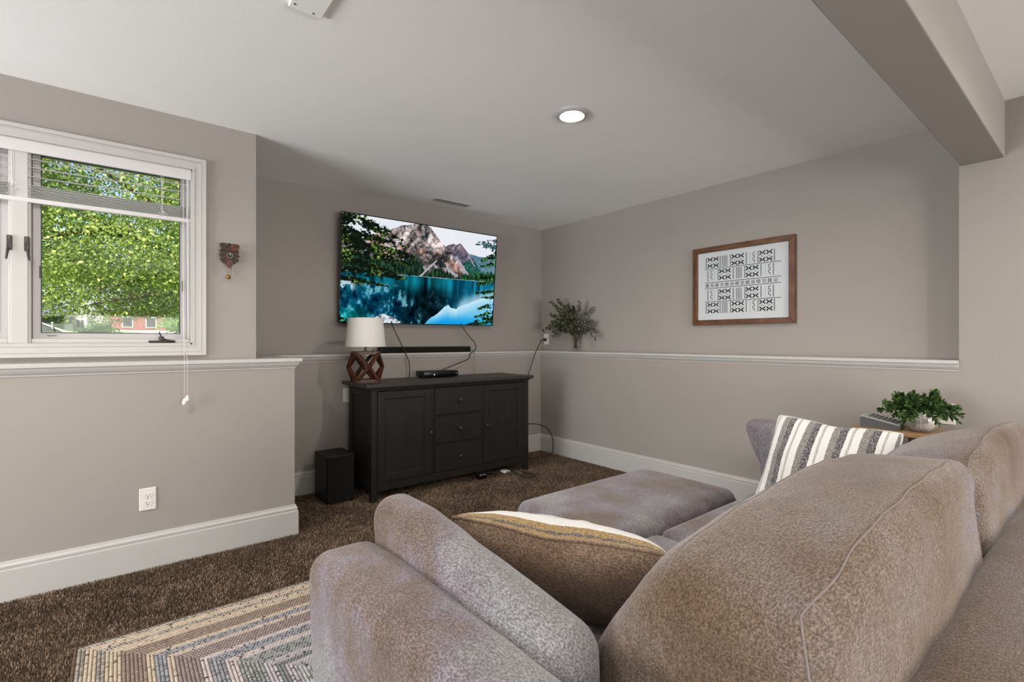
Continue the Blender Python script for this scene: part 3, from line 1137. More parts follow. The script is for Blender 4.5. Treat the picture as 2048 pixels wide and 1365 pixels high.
for z, r in ((zb + .002, .1512), (zt - .002, .1298)):
    n = 64
    MB().tube([(LX + r * math.cos(2 * math.pi * k / n), LY + r * math.sin(2 * math.pi * k / n), LZ + z) for k in range(n + 1)], .0022, 6, False).build('shade_rim', M_SHADE, sh, 50)
q = MB()
for k in range(3):
    a = 2 * math.pi * k / 3 + .4
    q.tube([(LX, LY, LZ + .40), (LX + .137 * math.cos(a), LY + .137 * math.sin(a), LZ + .41)], .002, 6)
q.lathe([(.012, .385), (.028, .41), (.03, .43), (.02, .455), (.0, .462)], (LX, LY, LZ), 20)
q.build('shade_carrier', M_NICKEL, lp, 40)

# ------------------------------------------------------------------ cable box
cb = thing('cable_box', (2.2, 3.78, .875), 'black cable box with a small white light on the sideboard', 'cable box', None, (0, 0, R(-4)))
MB().bbox(-.168, .168, -.075, .085, .006, .055, .007, 3).build('body', M_BLACK, cb, 50, False)
MB().bbox(-.16, .16, -.0785, -.073, .010, .051, .003, 2).build('front_panel', M_BLACKGLOSS, cb, 50, False)
KM = Matrix.Translation((-.068, -.0785, .026)) @ Matrix.Rotation(R(90), 4, 'X')
MB().lathe([(.013, 0), (.013, .001), (.0115, .0014)], (0, 0, 0), 24, KM).build('button_ring', M_GASKET, cb, False, False)
MB().lathe([(.0045, .001), (.004, .002), (0.0005, .0023)], (0, 0, 0), 16, KM).build('indicator', emis('white_led', (1, 1, 1, 1), 1.2), cb, False, False)
MB().box(.142, .15, -.0795, -.078, .03, .034).build('indicator', emis('dim_led', (.7, .8, 1, 1), .6), cb, False, False)
for x in (-.14, .14):
    for y in (-.06, .07):
        MB().lathe([(.01, 0), (.01, .007)], (x, y, 0), 12).build('foot', M_BLACK, cb, False, False)

# ------------------------------------------------------------------ subwoofer
sw = thing('subwoofer', (1.275, 3.715, 0), 'black box subwoofer standing on the carpet beside the sideboard', 'speaker')
MB().bbox(1.172, 1.378, 3.59, 3.85, .01, .352, .004, 2).build('cabinet', M_SUB, sw)
MB().bbox(1.177, 1.373, 3.574, 3.591, .015, .347, .005, 2).build('grille', M_GRILLE, sw)
MB().box(1.30, 1.325, 3.5735, 3.575, .035, .038).build('badge', M_GASKET, sw)
for x in (1.19, 1.35):
    for y in (3.61, 3.82):
        MB().lathe([(.012, 0), (.012, .011)], (x, y, 0), 12).build('foot', M_BLACK, sw)


# ------------------------------------------------------------------ cords
def cord(name, pts, r, label, mat=M_CORD, k=7):
    o = MB().tube(smooth_path(pts, k), r, 8).build(name, mat, None, 'all')
    return tag(o, label, 'cord')


cord('black_cable', [(1.872, 4.0, 1.36), (1.862, 3.98, 1.335), (1.93, 3.935, 1.16), (1.975, 3.905, 1.04), (1.99, 3.9, .96), (1.985, 3.905, .80)], .0042, 'black cord dropping from the television beside the lamp')
cord('black_cable', [(2.59, 4.0, 1.36), (2.585, 3.98, 1.335), (2.665, 3.95, 1.22), (2.695, 3.93, 1.18), (2.705, 3.92, 1.115), (2.64, 3.905, 1.075), (2.6, 3.895, 1.02), (2.46, 3.88, .975), (2.30, 3.86, .93), (2.23, 3.85, .912)], .0042, 'black cable looping from the television down to cable box')
cord('grey_cable', [(2.655, 4.0, 1.11), (2.672, 3.93, 1.102), (2.682, 3.905, 1.07), (2.68, 3.9, .95), (2.688, 3.9, .83)], .003, 'thin grey cord hanging behind the sideboard from soundbar end', M_CORDG)
cord('power_cable', [(RWU - .014, 4.015, 1.205), (3.66, 3.98, 1.215), (3.57, 3.93, 1.19), (3.47, 3.9, 1.08), (3.40, 3.89, .95), (3.345, 3.89, .82)], .0045, 'black cord arching from the wall plug behind the sideboard')
MB().bbox(RWU - .03, RWU - .006, 4.0, 4.03, 1.19, 1.222, .004).build('plug', M_BLACK, bpy.data.objects['power_cable'])
cord('black_cable', [(2.94, 3.9, .352), (3.2, 3.78, .352), (3.36, 3.74, .335), (3.47, 3.72, .28), (3.525, 3.71, .19), (3.53, 3.70, .09), (3.49, 3.68, .03), (3.36, 3.66, .018), (3.2, 3.69, .018), (2.96, 3.74, .018)], .0045, 'black cord curving out beside the sideboard right leg')
cord('black_cable', [(2.60, 3.62, .02), (2.67, 3.5, .05), (2.70, 3.38, .05), (2.72, 3.26, .024), (2.74, 3.19, .02), (2.80, 3.18, .02), (2.845, 3.22, .02), (2.82, 3.30, .022), (2.79, 3.38, .035), (2.76, 3.5, .04), (2.66, 3.65, .02)], .0048, 'black cord looping out on the carpet under the sideboard')
cord('black_cable', [(2.34, 3.66, .02), (2.38, 3.5, .02), (2.33, 3.43, .018), (2.29, 3.42, .018), (2.26, 3.5, .018)], .0035, 'thin black cord lying beside the small power adapter')
cord('black_cable', [(2.47, 3.43, .024), (2.53, 3.40, .02), (2.57, 3.41, .02), (2.58, 3.45, .02), (2.53, 3.52, .02)], .004, 'short black cord between the power adapter and strip')
t = thing('power_strip', (2.62, 3.66, 0), 'black power strip with a red light under the sideboard', 'power strip')
MB().bbox(2.44, 2.82, 3.63, 3.69, .012, .055, .006).build('body', M_BLACK, t)
MB().box(2.535, 2.549, 3.6275, 3.631, .038, .05).build('switch_light', emis('red_led', (1, .04, .04, 1), 3), t)
for k in range(5):
    MB().bbox(2.57 + k * .045, 2.60 + k * .045, 3.64, 3.68, .055, .085, .004).build('plug', M_BLACK, t)
t = thing('power_adapter', (2.44, 3.44, .012), 'small glossy black power adapter on carpet under the sideboard', 'adapter')
MB().bbox(2.395, 2.475, 3.415, 3.47, .012, .042, .006, 3).build('body', M_BLACKGLOSS, t, 50)
MB().box(2.41, 2.43, 3.42, 3.44, .0421, .0425).build('sticker', M_WHITEPL, t)
MB().box(2.445, 2.465, 3.42, 3.44, .0421, .0425).build('sticker', M_WHITEPL, t)
t = thing('white_adapter', (2.71, 3.47, .012), 'flat white adapter lying on carpet under the sideboard', 'adapter')
MB().bbox(2.68, 2.745, 3.43, 3.50, .012, .034, .006, 3).build('body', M_WHITEPL, t, 50)
MB().box(2.70, 2.725, 3.427, 3.431, .018, .026).build('socket', M_GASKET, t)

# ------------------------------------------------------------------ framed print
FX = RWU
fy0, fy1, fz0, fz1 = 1.428, 2.212, 1.318, 1.944
pf = thing('framed_print', (FX, (fy0 + fy1) / 2, fz0), 'wood framed black and white tribal pattern print', 'picture')
fw = .042
D0, D1 = FX - .032, FX - .002
for poly, mt in (([(fy0, fz0), (fy1, fz0), (fy1 - fw, fz0 + fw), (fy0 + fw, fz0 + fw)], M_FRAMEW), ([(fy0, fz1), (fy1, fz1), (fy1 - fw, fz1 - fw), (fy0 + fw, fz1 - fw)], M_FRAMEW),
                 ([(fy0, fz0), (fy0, fz1), (fy0 + fw, fz1 - fw), (fy0 + fw, fz0 + fw)], M_FRAMEH), ([(fy1, fz0), (fy1, fz1), (fy1 - fw, fz1 - fw), (fy1 - fw, fz0 + fw)], M_FRAMEH)):
    fr = MB().prism(poly, 'x', D0, D1).build('frame_rail', mt, pf)
    md = fr.modifiers.new('edge', 'BEVEL')
    md.width = .003
    md.segments = 2
PX = FX - .014
MB().box(PX, PX + .004, fy0 + fw - .004, fy1 - fw + .004, fz0 + fw - .004, fz1 - fw + .004).build('paper', M_PAPER, pf)
# print: px axis s from 0 (seen left, +y side) to 1, t from 0 (top) to 1
ink = MB()
pl, pr_ = fy1 - fw - .062, fy0 + fw + .058
pt_, pb_ = fz1 - fw - .040, fz0 + fw + .054
WS = pl - pr_
HS = pt_ - pb_


def line2(s0, t0, s1, t1, w):
    y0, z0, y1, z1 = pl - s0, pt_ - t0, pl - s1, pt_ - t1
    d = Vector((y1 - y0, z1 - z0))
    if d.length < 1e-6:
        return
    d.normalize()
    n = Vector((-d.y, d.x)) * w * .64
    ink.prism([(y0 + n.x, z0 + n.y), (y1 + n.x, z1 + n.y), (y1 - n.x, z1 - n.y), (y0 - n.x, z0 - n.y)], 'x', PX - .0006, PX + .001)


def comb(s, t0, t1, sgn, n=8):
    line2(s, t0, s, t1, .003)
    for k in range(n):
        t = t0 + (k + .15) * (t1 - t0) / (n - .7)
        line2(s, t, s + sgn * .007, t, .0022)


def cross(s0, t0, w, h):
    cx, cy = s0 + w / 2, t0 + h / 2
    for sg in (-1, 1):
        for k, o in enumerate((0, .3, .6)):
            line2(cx + sg * w * .5, cy - h * .5 + h * o * .3 + (0 if k else 0), cx + sg * w * (.08 + o * .22), cy - h * .06 + h * o * .05, .0034)
            line2(cx + sg * w * .5, cy + h * .5 - h * o * .3, cx + sg * w * (.08 + o * .22), cy + h * .06 - h * o * .05, .0034)
        line2(cx - sg * w * .28, cy - h * .28, cx + sg * w * .28, cy + h * .28, .0034)


def pairx(s0, t0, t1):
    h = t1 - t0
    for k in range(2):
        s = s0 + k * .05
        cross(s, t0, .041, h * .40)
        cross(s, t1 - h * .40, .041, h * .40)
        for (a, b2) in ((.012, .5), (.029, .5), (.0205, .44), (.0205, .56)):
            line2(s + a - .002, t0 + h * b2, s + a + .002, t0 + h * b2, .004)


def zig(s, t0, t1, n=7, w=.007):
    for k in range(n):
        a = t0 + (t1 - t0) * k / n
        b2 = t0 + (t1 - t0) * (k + 1) / n
        mid = (a + b2) / 2
        for sg in (-1, 1):
            line2(s + sg * .003, a, s + sg * (.003 + w), mid, .0024)
            line2(s + sg * (.003 + w), mid, s + sg * .003, b2, .0024)


def dots(s, t0, t1, n=9):
    for k in range(n):
        t = t0 + (k + .5) * (t1 - t0) / n
        line2(s - .0014, t, s + .0014, t, .0028)


def square_wave(s, t0, t1):
    h = (t1 - t0) / 6
    p = [(s + .006, t0), (s + .006, t0 + h * .6), (s - .006, t0 + h * .6), (s - .006, t0 + 2 * h), (s + .006, t0 + 2 * h), (s + .006, t0 + 3.2 * h), (s - .006, t0 + 3.2 * h), (s - .006, t0 + 4.6 * h), (s + .006, t0 + 4.6 * h), (s + .006, t0 + 5.8 * h)]
    for a, b2 in zip(p[:-1], p[1:]):
        line2(a[0], a[1], b2[0], b2[1], .003)


rowh = HS * .192
def row_a(t0):
    t1 = t0 + rowh
    comb(.008, t0, t1, -1)
    pairx(.020, t0, t1)
    comb(.124, t0, t1, 1)
    zig(.150, t0, t1)
    zig(.174, t0, t1)
    comb(.210, t0, t1, -1)
    pairx(.220, t0, t1)
    comb(.330, t0, t1, 1)
    dots(.360, t0, t1)
    square_wave(.388, t0, t1)
    comb(.420, t0, t1, -1)
    pairx(.430, t0, t1)
    comb(.535, t0, t1, 1)


def row_b(t0):
    t1 = t0 + rowh
    comb(.022, t0, t1, 1)
    square_wave(.052, t0, t1)
    dots(.080, t0, t1)
    comb(.110, t0, t1, -1)
    pairx(.118, t0, t1)
    comb(.230, t0, t1, 1)
    zig(.262, t0, t1)
    zig(.286, t0, t1)
    comb(.322, t0, t1, -1)
    pairx(.330, t0, t1)
    comb(.440, t0, t1, 1)
    dots(.472, t0, t1)
    square_wave(.500, t0, t1)
    comb(.530, t0, t1, -1)


row_a(0)
row_b(HS * .229)
row_b(HS * .584)
row_a(HS * .812)
for t in (.21, .452, .556, .796):
    line2(-.002, HS * t, WS + .002, HS * t, .0032)
for k in range(14):
    s = .006 + k * .0405
    for j in range(4):
        if k % 2 == 0:
            line2(s + j * .0075, HS * .474, s + j * .0075, HS * .535, .003)
        elif j < 3:
            line2(s - .002, HS * (.482 + j * .022), s + .027, HS * (.482 + j * .022), .003)
ink.build('print_pattern', M_INK, pf)
MB().box(PX - .006, PX - .0045, fy0 + fw - .002, fy1 - fw + .002, fz0 + fw - .002, fz1 - fw + .002).build('glass', M_PICGLASS, pf)

# ------------------------------------------------------------------ cuckoo clock
ck = thing('cuckoo_clock', (.502, WLU, 1.6), 'small carved brown cuckoo clock with brass pendulum', 'clock')
M_CARVE = wood('carved_dark_wood', (30, 17, 12), (64, 36, 24), (60, 60, 60), .35)
M_CARVE2 = wood('carved_red_wood', (58, 26, 15), (104, 50, 28), (60, 60, 60), .35)
cx, cz = .505, 1.685
MB().prism([(cx - .034, cz - .035), (cx + .034, cz - .035), (cx + .034, cz + .03), (cx, cz + .058), (cx - .034, cz + .03)], 'y', WLU - .045, WLU).build('case', M_CARVE, ck)


def carved_leaf(x, z, ang, L, wd, y, mat):
    n = 18
    P = []
    for k in range(n + 1):
        t_ = k / n
        w = wd * math.sin(math.pi * t_) ** .7 * (1 if k % 2 else .62)
        P.append((t_ * L, w))
    P += [(a, -w) for a, w in reversed(P[1:-1])]
    ca, sa = math.cos(ang), math.sin(ang)
    poly = [(x + a * ca - w * sa, z + a * sa + w * ca) for a, w in P]
    lf = MB().prism(poly, 'y', y - .008, y).build('carved_leaf', mat, ck)
    MB().tube([(x, y - .008, z), (x + L * .9 * ca, y - .008, z + L * .9 * sa)], .0016, 6).build('leaf_vein', M_CARVE, lf)


for (dx, dz, a, L, wd, y, mt) in ((.004, .034, 152, .062, .024, .046, M_CARVE), (-.004, .034, 26, .06, .025, .05, M_CARVE2), (0, .036, 96, .036, .022, .043, M_CARVE), (-.012, .03, 124, .048, .02, .04, M_CARVE), (.012, .03, 60, .046, .02, .04, M_CARVE),
                                  (-.01, .004, 186, .042, .02, .036, M_CARVE), (.01, .004, -6, .042, .02, .036, M_CARVE), (-.01, -.010, 208, .042, .02, .038, M_CARVE), (.01, -.010, -28, .042, .02, .038, M_CARVE),
                                  (-.008, -.02, 236, .034, .016, .042, M_CARVE), (.008, -.02, -56, .034, .016, .042, M_CARVE), (0, -.018, 270, .056, .02, .047, M_CARVE2), (-.02, .02, 165, .03, .018, .034, M_CARVE), (.02, .02, 15, .03, .018, .034, M_CARVE)):
    carved_leaf(cx + dx, cz + dz, R(a), L, wd, WLU - y, mt)
for s in (-1, 1):
    MB().bbox(-.004, .05, -.03, .025, -.004, .004, .002, 1, Matrix.Translation((cx, WLU - .025, cz + .062)) @ Matrix.Rotation(R(40 if s > 0 else 140), 4, 'Y')).build('roof_board', M_CARVE, ck)
KM = Matrix.Translation((cx, WLU - .045, cz)) @ Matrix.Rotation(R(90), 4, 'X')
MB().lathe([(.0205, 0), (.0205, .004), (.0175, .0055)], (0, 0, 0), 32, KM).build('dial_ring', M_CARVE2, ck, 40)
dial = MB().lathe([(.0175, .004), (.0172, .006)], (0, 0, 0), 32, KM).build('dial', M_BLACK, ck)
for k in range(12):
    a = R(30 * k)
    MB().lathe([(.0014, .006), (.0014, .0066)], (.0142 * math.sin(a), .0142 * math.cos(a), 0), 8, KM).build('numeral', M_WHITEPL, dial)
for a, L, w in ((12, .012, .0016), (25, .0085, .0022)):
    MB().box(-w / 2, w / 2, -.001, L, .0066, .0074, KM @ Matrix.Rotation(R(-a), 4, 'Z')).build('hand', M_WHITEPL, dial)
pend = MB().tube([(cx - .002, WLU - .025, cz - .06), (cx - .002, WLU - .025, cz - .115)], .0012, 6).build('pendulum', M_BRASS, ck)
MB().lathe([(.0002, -.012), (.006, -.01), (.0108, -.004), (.0115, .001), (.0095, .007), (.005, .0105), (.0002, .012)], (cx - .002, WLU - .026, cz - .122), 20).build('bob', M_BRASS, pend, 60)
for s in (-1, 1):
    MB().tube(smooth_path([(cx + s * .012, WLU - .02, cz - .05), (cx + s * .011, WLU - .02, cz - .1), (cx + s * .004, WLU - .02, cz - .145)], 4), .0009, 5).build('chain', M_NICKEL, ck)

# ------------------------------------------------------------------ vase with eucalyptus on the right ledge
VX, VY = 3.645, 3.49
t = NT('clear_glass')
gb = t.n('BsdfGlass')
gb.inputs['IOR'].default_value = 1.3
gb.inputs['Roughness'].default_value = .02
tr = t.n('BsdfTransparent')
tr.inputs['Color'].default_value = (.9, .92, .9, 1)
mx = t.n('MixShader')
mx.inputs[0].default_value = .55
t.l(gb.outputs[0], mx.inputs[1])
t.l(tr.outputs[0], mx.inputs[2])
t.l(mx.outputs[0], t.out.inputs[0])
M_VASE = t.m
vs_ = thing('glass_vase', (VX, VY, LED), 'clear faceted glass vase standing on the right ledge', 'vase')
n = 14
prof = [(.036, 0), (.04, .01), (.041, .05), (.038, .09), (.043, .13), (.046, .15), (.043, .15), (.035, .09), (.037, .05), (.034, .014), (.001, .012)]
MB().lathe(prof, (VX, VY, LED), n, caps=False).build('vessel', M_VASE, vs_)
MB().lathe([(.001, .001), (.036, .0005)], (VX, VY, LED), n, caps=False).build('base', M_VASE, vs_)


def leaf_quads(base, dirs, ups, L, Wd, curl=.15):
    """pointed oval leaves: 6 verts, 4 tris each; arrays (n,3)"""
    n = len(base)
    d = dirs / np.linalg.norm(dirs, axis=1, keepdims=True)
    s = np.cross(d, ups)
    s /= np.maximum(np.linalg.norm(s, axis=1, keepdims=True), 1e-6)
    u = np.cross(s, d)
    L = np.broadcast_to(np.asarray(L, float).reshape(-1, 1), (n, 1))
    Wd = np.broadcast_to(np.asarray(Wd, float).reshape(-1, 1), (n, 1))
    p0 = base
    p1 = base + d * L * .33 + s * Wd * .46 + u * L * curl * .4
    p2 = base + d * L * .70 + s * Wd * .40 + u * L * curl * .3
    p3 = base + d * L - u * L * curl * .4
    p4 = base + d * L * .70 - s * Wd * .40 + u * L * curl * .3
    p5 = base + d * L * .33 - s * Wd * .46 + u * L * curl * .4
    V = np.stack([p0, p1, p2, p3, p4, p5], 1).reshape(-1, 3)
    b = np.arange(n)[:, None] * 6
    F = np.concatenate([b + np.array([[0, 1, 5, 5]])[:, :3], b + np.array([[1, 2, 5]]), b + np.array([[2, 4, 5]]), b + np.array([[2, 3, 4]])], 0)
    return V, F


M_EUC = attr_mat('eucalyptus_leaf', .7, .15)
M_STEM = paint('green_stem', (74, 72, 48), .7, .1, 40, 0)
bq = thing('eucalyptus_bouquet', (VX, VY, LED + .02), 'bouquet of dusty green eucalyptus sprays in the glass vase', 'bouquet')
rs = random.Random(5)
nr = np.random.default_rng(5)
tips = [(.30, .46, 1.0), (.22, .50, 1.0), (.36, .30, .95), (.42, .20, .8), (.44, .08, .7), (.30, .06, .6), (.22, .40, 1), (-.15, .44, .9), (-.24, .36, .8), (-.30, .18, .7), (-.34, .04, .6),
        (-.38, -.04, .6), (-.30, .12, .6), (.12, .42, 1), (.05, .36, 1), (.18, .30, 1), (.26, .18, .9), (.10, .25, 1), (-.05, .28, 1), (.34, .14, .8), (.02, .22, 1), (-.1, .2, 1), (.2, .2, 1), (.38, .0, .7), (-.2, .2, .8)]
for k, (dy, dz, den) in enumerate(tips):
    base = Vector((VX + rs.uniform(-.012, .012), VY + rs.uniform(-.012, .012), LED + .03))
    neck = Vector((VX + rs.uniform(-.02, .02), VY + dy * .06, LED + .15))
    dx = -abs(rs.uniform(.0, .14)) + .02
    tip = Vector((min(VX + dx, RWU - .02), VY + dy * .86, LED + .15 + dz * .80))
    mid = neck.lerp(tip, .5) + Vector((0, 0, .05 + .14 * max(0, .28 - dz)))
    mid.x = min(mid.x, RWU - .03)
    path = smooth_path([base, neck, mid, tip], 7)
    sp = MB().tube(path, [.003] * 10 + [.0015] * (len(path) - 10), 5).build('stem', M_STEM, bq)
    pts = path[9:]
    B, Dd, Uu, LL = [], [], [], []
    for i in range(len(pts) - 1):
        for rep in range(2):
            p = pts[i].lerp(pts[i + 1], .5 * rep)
            tg = (pts[i + 1] - pts[i]).normalized()
            frac = i / len(pts)
            for sd_ in (-1, 1):
                rd = Vector((rs.gauss(0, 1), rs.gauss(0, 1), rs.gauss(0, 1)))
                sv = tg.cross(rd).normalized()
                B.append(tuple(p))
                Dd.append(tuple((sv * sd_ + tg * .55)))
                Uu.append(tuple(rd.normalized()))
                LL.append((.048 - .024 * frac) * rs.uniform(.8, 1.15))
    V, F = leaf_quads(np.array(B), np.array(Dd), np.array(Uu), np.array(LL), np.array(LL) * .72)
    V[:, 0] = np.minimum(V[:, 0], RWU - .006)
    lo = mesh('leaf_spray', V, F, M_EUC, sp)
    tone = nr.random(len(B))
    side = 1 if dy < -.1 else 0
    c0 = np.array([92, 92, 86.]) if side else np.array([58, 62, 42.])
    c1 = np.array([134, 132, 122.]) if side else np.array([106, 108, 84.])
    set_col(lo, linarr(np.repeat(c0 + (c1 - c0) * tone[:, None], 6, 0)))
# dark cattail-like spike
sp = MB().tube([(VX - .02, VY, LED + .1), (VX - .03, VY + .0, LED + .46)], .003, 6).build('stem', M_STEM, bq)
MB().lathe([(.002, 0), (.014, .01), (.017, .05), (.017, .15), (.012, .18), (.003, .19)], (VX - .03, VY, LED + .28), 14).build('seed_spike', paint('dark_seed_head', (50, 42, 32), .95, .2, 90, .6, 300), sp, 60)

# ------------------------------------------------------------------ sofa
sf = thing('sofa', (1.6, .62, 0), 'grey brown chenille sofa with loose back cushions facing the television', 'sofa')


def soft_part(name, c, half, r, mat, parent, puff=(0, 0, 0), fn=None, cell=.03, wr=.004, wscale=9, seed=1, rot=None, seams=()):
    V, F = soft_box(half[0], half[1], half[2], r, cell, puff)
    nv = len(V)
    h_ = np.array(half)
    for sm in seams:            # seam lines given on the unit block, carried along with the shape
        S_ = np.array([tuple(p) for p in sm]) * h_
        inn = np.clip(S_, -(h_ - r), h_ - r)
        d_ = S_ - inn
        S_ = inn + d_ / np.maximum(np.linalg.norm(d_, axis=1, keepdims=True), 1e-9) * r
        u_ = np.clip(S_ / h_, -1, 1)
        e_ = 1 - np.abs(u_) ** 2.2
        for ax in range(3):
            S_[:, ax] += u_[:, ax] * puff[ax] * e_[:, (ax + 1) % 3] * e_[:, (ax + 2) % 3]
        V = np.concatenate([V, S_])
    if fn is not None:
        V = fn(V)
    if rot is not None:
        V = V @ np.array(rot.to_3x3()).T
    V = V + np.array(c)
    if wr:
        nrm = V - np.array(c)
        nrm = nrm / np.maximum(np.linalg.norm(nrm, axis=1, keepdims=True), 1e-6)
        V = V + nrm * ((fbm(V, wscale, seed, 3) - .5) * wr * 2)[:, None]
    o = mesh(name, V[:nv], F, mat, parent, 'all', recalc=False)
    k0 = nv
    for sm in seams:
        MB().tube([tuple(p) for p in V[k0:k0 + len(sm)]], .0016, 6, False).build('seam', M_SEAM, o, 'all')
        k0 += len(sm)
    return o


def seam_rect(ax, at, n=30, lim=.97):
    """closed loop round the unit block at a fixed coordinate of one axis"""
    b, c = (ax + 1) % 3, (ax + 2) % 3
    L = []
    for (p0, p1) in (((-1, -1), (1, -1)), ((1, -1), (1, 1)), ((1, 1), (-1, 1)), ((-1, 1), (-1, -1))):
        for k in range(n):
            q_ = [0, 0, 0]
            q_[ax] = at
            q_[b] = p0[0] + (p1[0] - p0[0]) * k / n
            q_[c] = p0[1] + (p1[1] - p0[1]) * k / n
            L.append(tuple(q_))
    return L + [L[0]]


AX0, AX1 = .35, .525
SF = 1.235          # front of the arms
# base and back of the frame
soft_part('seat_base', (1.595, .64, .235), (1.09, .49, .125), .03, M_FABB, sf, wr=.002)


def armfn(sign):
    def f(V):
        V = V.copy()
        # front edge leans back towards the floor, corners rounded in plan
        t_ = np.clip((V[:, 2] + .32) / .64, 0, 1)
        fr = np.clip(V[:, 1] / .585, 0, 1)
        V[:, 1] -= fr * (1 - t_) * .07
        # gently crowned along its length
        V[:, 2] -= np.clip(np.abs(V[:, 1]) / .585, 0, 1) ** 4 * .02 * (V[:, 2] > 0)
        return V
    return f


soft_part('arm', ((AX0 + AX1) / 2, .65, .38), ((AX1 - AX0) / 2, .585, .322), .05, M_FABG, sf, (.006, .008, .008), armfn(1), wr=.005, wscale=7, seed=3)
soft_part('arm', (2.755, .65, .38), (.0875, .585, .322), .05, M_FABG, sf, (.006, .008, .008), armfn(-1), wr=.005, wscale=7, seed=4)
soft_part('back_frame', (1.6, .115, .385), (1.15, .09, .325), .05, M_FABB, sf, (0, .008, .006), None, .04, .005, 6, 5)
# feet
for x in (.42, 2.77):
    for y in (.14, 1.1):
        MB().lathe([(.018, 0), (.026, .07)], (x, y, .021 if y > 1 else .001), 12).build('foot', M_LAMPWOOD, sf)
# seat cushions
for x0, x1, sd_ in ((.535, 1.592, 11), (1.598, 2.66, 12)):
    soft_part('seat_cushion', ((x0 + x1) / 2, .68, .405), ((x1 - x0) / 2, .43, .07), .05, M_FAB, sf, (.004, .01, .012), None, .035, .004, 6, sd_)


# arm bolsters: fat slabs standing inside the arms
def bolfn(V):
    V = V.copy()
    fr = V[:, 1] / .37
    z = (V[:, 2] + .155) / .31
    V[:, 1] -= np.clip(fr, 0, 1) * np.clip(1 - z, 0, 1) ** 1.6 * .15        # front end sweeps back to the seat
    V[:, 2] -= np.clip(.45 - fr, 0, 2) * .046 * np.clip(z, 0, 1)            # sinks toward the back
    V[:, 0] *= 1 - .12 * np.clip(z - .4, 0, 1)
    return V


soft_part('bolster', (.570, .883, .632), (.066, .36, .155), .058, M_FABG, sf, (.008, .006, .004), bolfn, .022, .005, 8, 21)
soft_part('bolster', (2.6, .883, .632), (.066, .36, .155), .058, M_FABG, sf, (.008, .006, .004), bolfn, .022, .005, 8, 22)


# back cushions, leaning on the frame: deep at the seat, slimmer at the top
def backfn(hx, hy, hz, seed, slump):
    def f(V):
        V = V.copy()
        u = V[:, 0] / hx
        z = np.clip((V[:, 2] / hz + 1) / 2, 0, 1)
        yn = V[:, 1] / hy
        V[:, 1] = (.435 - .09 * z) - .40 + yn * (.24 - .105 * z)
        V[:, 2] -= np.clip(-u - .35, 0, 1) ** 2 * .15 * z + np.clip(u - .7, 0, 1) ** 2 * .08 * z
        V[:, 2] += .010 * np.sin(u * 3.1 + seed) * z
        V[:, 2] -= slump * np.clip((V[:, 1] + .16) / .2, 0, 1.3) * z
        cr = np.sin(u * 11 + z * 8 + seed * 3) * np.clip(np.abs(u) - .35, 0, 1) * .009 + np.sin(u * 19 - z * 9 + seed) * np.clip(z - .55, 0, 1) * .004
        V[:, 1] += cr * np.sign(yn)
        return V
    return f


for k_, (xc, hx_) in enumerate(((1.112, .478), (2.095, .50))):
    soft_part('back_cushion', (xc, .40, .70), (hx_, .15, .213), .052, M_FABB, sf, (.008, .012, .010), backfn(hx_, .15, .213, .4 + 1.3 * k_, (.022, .075)[k_]), .02, .007, 7, 31 + k_, None,
              [[(-.95 + 1.9 * i / 60, -.78, 1) for i in range(61)], [(-.95, -.78, 1 - 1.9 * i / 30) for i in range(31)], [(-.95 + 1.9 * i / 60, .78, 1) for i in range(61)]])

# ------------------------------------------------------------------ ottoman
ot = thing('ottoman', (1.93, 1.49, 0), 'low rectangular grey brown ottoman standing in front of sofa', 'ottoman')
soft_part('cushion', (1.93, 1.485, .355), (.495, .29, .095), .055, M_FAB, ot, (.006, .006, .012), None, .03, .004, 5, 41)
soft_part('base', (1.93, 1.485, .185), (.485, .28, .085), .03, M_FABG, ot, (0, 0, 0), None, .05, .002, 5, 42)
q = MB()
pp = []
for (x, y) in ((1.93 - .47, 1.485 - .295), (1.93 + .47, 1.485 - .295), (1.93 + .5, 1.485 - .265), (1.93 + .5, 1.485 + .265), (1.93 + .47, 1.485 + .295), (1.93 - .47, 1.485 + .295), (1.93 - .5, 1.485 + .265), (1.93 - .5, 1.485 - .265), (1.93 - .47, 1.485 - .295)):
    pp.append((x, y, .392))
q.tube(pp, .0028, 6, False)
q.build('welt', M_FABB, ot)
for x in (1.5, 2.36):
    for y in (1.26, 1.71):
        MB().lathe([(.018, 0), (.025, .09)], (x, y, .024), 12).build('foot', M_LAMPWOOD, ot)


